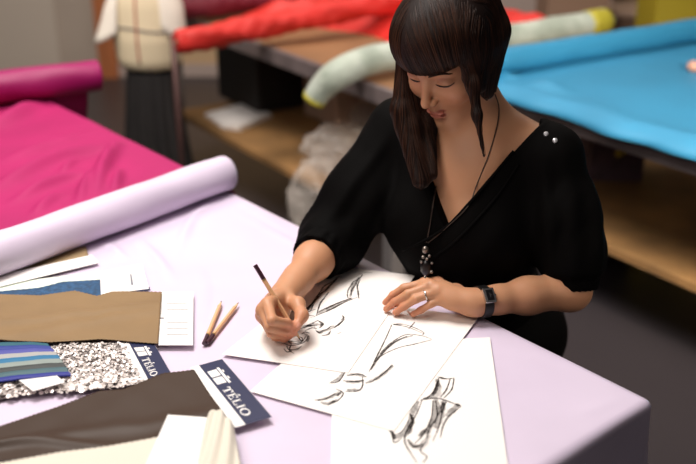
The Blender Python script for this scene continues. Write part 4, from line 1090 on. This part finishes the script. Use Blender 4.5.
#                                # steps+1, NS, 3
V = []; Fc = []; n3 = 3
rad = rng.uniform(.0004, .0008, NS); shade = rng.uniform(0, 1, NS) ** 1.6
S = path.shape[0]; prof = np.sin(np.pi * (np.arange(S) + .7) / (S + .4)) ** .5
tang = np.gradient(path, axis=0); tang /= np.linalg.norm(tang, axis=2)[:, :, None] + 1e-9
ref = np.array((.31, .52, .79)); u = np.cross(tang, ref); u /= np.linalg.norm(u, axis=2)[:, :, None] + 1e-9; w = np.cross(tang, u)
ring = []
for k in range(n3):
    a = 2 * math.pi * k / n3; ring.append(path + (u * math.cos(a) + w * math.sin(a)) * (rad[None, :, None] * prof[:, None, None]))
ring = np.array(ring)                                  # 3,S,NS,3
Vall = ring.transpose(2, 1, 0, 3).reshape(-1, 3)
idx = np.arange(NS)[:, None, None] * S * n3 + np.arange(S - 1)[None, :, None] * n3 + np.arange(n3)[None, None, :]
nx_ = np.arange(NS)[:, None, None] * S * n3 + np.arange(S - 1)[None, :, None] * n3 + ((np.arange(n3) + 1) % n3)[None, None, :]
Q = np.stack([idx, nx_, nx_ + n3, idx + n3], -1).reshape(-1, 4)
me = bpy.data.meshes.new('hair_strands'); me.vertices.add(len(Vall)); me.vertices.foreach_set('co', Vall.astype(np.float32).ravel())
me.loops.add(len(Q) * 4); me.loops.foreach_set('vertex_index', Q.astype(np.int32).ravel()); me.polygons.add(len(Q)); me.polygons.foreach_set('loop_start', np.arange(0, len(Q) * 4, 4, dtype=np.int32))
me.update(calc_edges=True)
at_ = me.attributes.new('shade', 'FLOAT', 'POINT'); at_.data.foreach_set('value', np.repeat(shade, S * n3).astype(np.float32))
so = link('hair_strands', me, M['hair'], hairo); tag(so, kind='stuff')
# ---- necklace, ring, watch
both = lambda P: np.minimum(blouse_sdf(P), skin_sdf(P))
def camhit(px, py, off=.0018, f=both):
    d0 = A_((atd(px, py, 1.0) - camo.location).normalized()); p = A_(camo.location) + d0 * 1.2
    for _ in range(120):
        v = float(f(p[None])[0]) - off
        if v < 1e-4: break
        p = p + d0 * v * .7
    return Vector(p)
nl = [camhit(x, y) for x, y in ((436, 186), (433, 205), (430, 225), (426.5, 243))]
nr = [camhit(x, y) for x, y in ((495, 94), (499, 108), (497, 126), (489, 154), (477, 184), (468, 206), (447, 227), (428, 243))]
V, F = tube(smoothpath(nl, 6), .0011, 6); neck = obj('necklace', V, F, M['chain'], person)
V, F = tube(smoothpath(nr, 6), .0011, 6); obj('chain', V, F, M['chain'], neck)
pc = camhit(426, 262, .010)
def blob(name, px, py, r, sc, m, par, off=.008, sub=3):
    p = camhit(px, py, off); bm = bmesh.new(); bmesh.ops.create_icosphere(bm, subdivisions=sub, radius=r)
    for v in bm.verts: v.co = Vector((v.co.x * sc[0], v.co.y * sc[1], v.co.z * sc[2])) + p
    bobj(name, bm, m, par, smooth=True)
blob('pendant_stone', 426.5, 268, .012, (.9, .6, 1.3), M['gem'], neck); blob('pendant_bead', 425.5, 250, .0062, (1, .8, 1.2), M['metal'], neck)
for x, y, r in ((421.5, 262, .003), (423.5, 257, .0035), (429.5, 256, .003), (432, 263, .0028), (431.5, 272, .003), (422, 270, .0028), (427, 259, .003), (425, 277, .0025)): blob('pendant_bead', x, y, r, (1, 1, 1), M['metal'], neck, .012, 2)
def torus(name, c, ax, R, r, m, par, sx=1.0, n=36, sq=None):
    c = Vector(c); ax = Vector(ax).normalized(); u = ax.orthogonal().normalized(); w = ax.cross(u)
    V, F = tube([c + (u * math.cos(t) + w * math.sin(t)) * R for t in np.linspace(0, 2 * math.pi, n + 1)], r, 8, caps=False); return obj(name, V, F, m, par)
rp = (LH['ring'][0][0] * .42 + LH['ring'][0][1] * .58); ra = LH['ring'][0][1] - LH['ring'][0][0]
rg = torus('finger_ring', rp, ra, .0090, .0013, M['silverm'], person)
bm = bmesh.new(); bmesh.ops.create_icosphere(bm, subdivisions=1, radius=.0024)
for v in bm.verts: v.co += Vector(rp) + Vector((-.001, -.004, .0085))
bobj('ring_stone', bm, M['rhine'], rg)
# watch: strap hugging the wrist, rectangular case facing the camera
wa = (EL - WL).normalized(); wc = WL + wa * .020
dcam = (camo.location - wc).normalized(); up = (dcam - wa * dcam.dot(wa)).normalized(); up = (up * .85 + Vector((0, 0, 1)) * .35); up = (up - wa * up.dot(wa)).normalized(); sd = wa.cross(up)
V = []; F = []; n = 48
for i in range(n):
    t = 2 * math.pi * i / n; dr = up * math.cos(t) + sd * math.sin(t)
    p = surf(wc + dr * .05, dr, skin_sdf, .0002); rr_ = (p - wc).length
    for a_, ro in ((-.0085, .0004), (-.0085, .0026), (.0085, .0026), (.0085, .0004)): V.append(wc + wa * a_ + dr * (rr_ + ro))
for i in range(n):
    for j in range(4): F.append((i * 4 + j, i * 4 + (j + 1) % 4, ((i + 1) % n) * 4 + (j + 1) % 4, ((i + 1) % n) * 4 + j))
ws = obj('wristwatch', V, F, M['strap'], person, smooth=False)
pf = surf(wc + up * .05, up, skin_sdf, .0); bm = bmesh.new(); boxbm(bm, pf + up * .004, wa * .0105, sd * .0135, up * .0036); bobj('watch_case', bm, M['silverm'], ws, bevel=.0015)
bm = bmesh.new(); boxbm(bm, pf + up * .0078, wa * .0066, sd * .0095, up * .0006); bobj('watch_dial', bm, M['gem'], ws)
bm = bmesh.new(); boxbm(bm, pf + up * .0086, wa * .0003, sd * .004, up * .0002); boxbm(bm, pf + up * .0086 + wa * .002, wa * .002, sd * .0003, up * .0002); bobj('watch_hands', bm, M['silverm'], ws)
V, F = tube([pf + up * .004 + wa * .0105, pf + up * .004 + wa * .013], .0018, 10); obj('watch_crown', V, F, M['silverm'], ws)
# ------------------------------------------------------------------ light
def area(name, loc, target, sx, sy, power, col):
    l = bpy.data.lights.new(name, 'AREA'); l.shape = 'RECTANGLE'; l.size = sx; l.size_y = sy; l.energy = power; l.color = col
    o = bpy.data.objects.new(name, l); C.objects.link(o); o.location = loc
    o.rotation_euler = (Vector(target) - Vector(loc)).to_track_quat('-Z', 'Y').to_euler(); return o
area('ceiling_panel_light', (-.55, 1.75, 2.75), (-.05, 1.5, .75), 1.0, .8, 50, (1, .95, .90))
area('front_fill_light', (-.95, .45, 2.3), (.5, 2.2, .8), .8, .8, 12, (1, .9, .8))  # added fill from the front left for face and background, no known fixture
sh_ = area('shelf_fill_light', (1.65, .3, 2.0), (.98, 2.9, .3), .5, .5, 13, (1, .88, .74)); sh_.data.spread = math.radians(48)  # added narrow fill that brightens the shelf under the blue cloth
area('back_ceiling_light', (.6, 4.3, 2.8), (.5, 3.8, .5), 2.2, 1.2, 21, (1, .92, .84))
area('wall_fill_light', (-1.3, 3.0, 2.9), (-1.2, 5.0, .9), 1.2, .8, 58, (1, .9, .8))  # added fill to lift the left wall and the dress form
w = bpy.data.worlds.new('world'); bpy.context.scene.world = w; w.use_nodes = True
w.node_tree.nodes['Background'].inputs[0].default_value = (.9, .82, .8, 1); w.node_tree.nodes['Background'].inputs[1].default_value = .07
sc = bpy.context.scene; sc.view_settings.view_transform = 'Standard'; sc.view_settings.look = 'None'; sc.view_settings.gamma = 1
sc.view_settings.exposure = .25
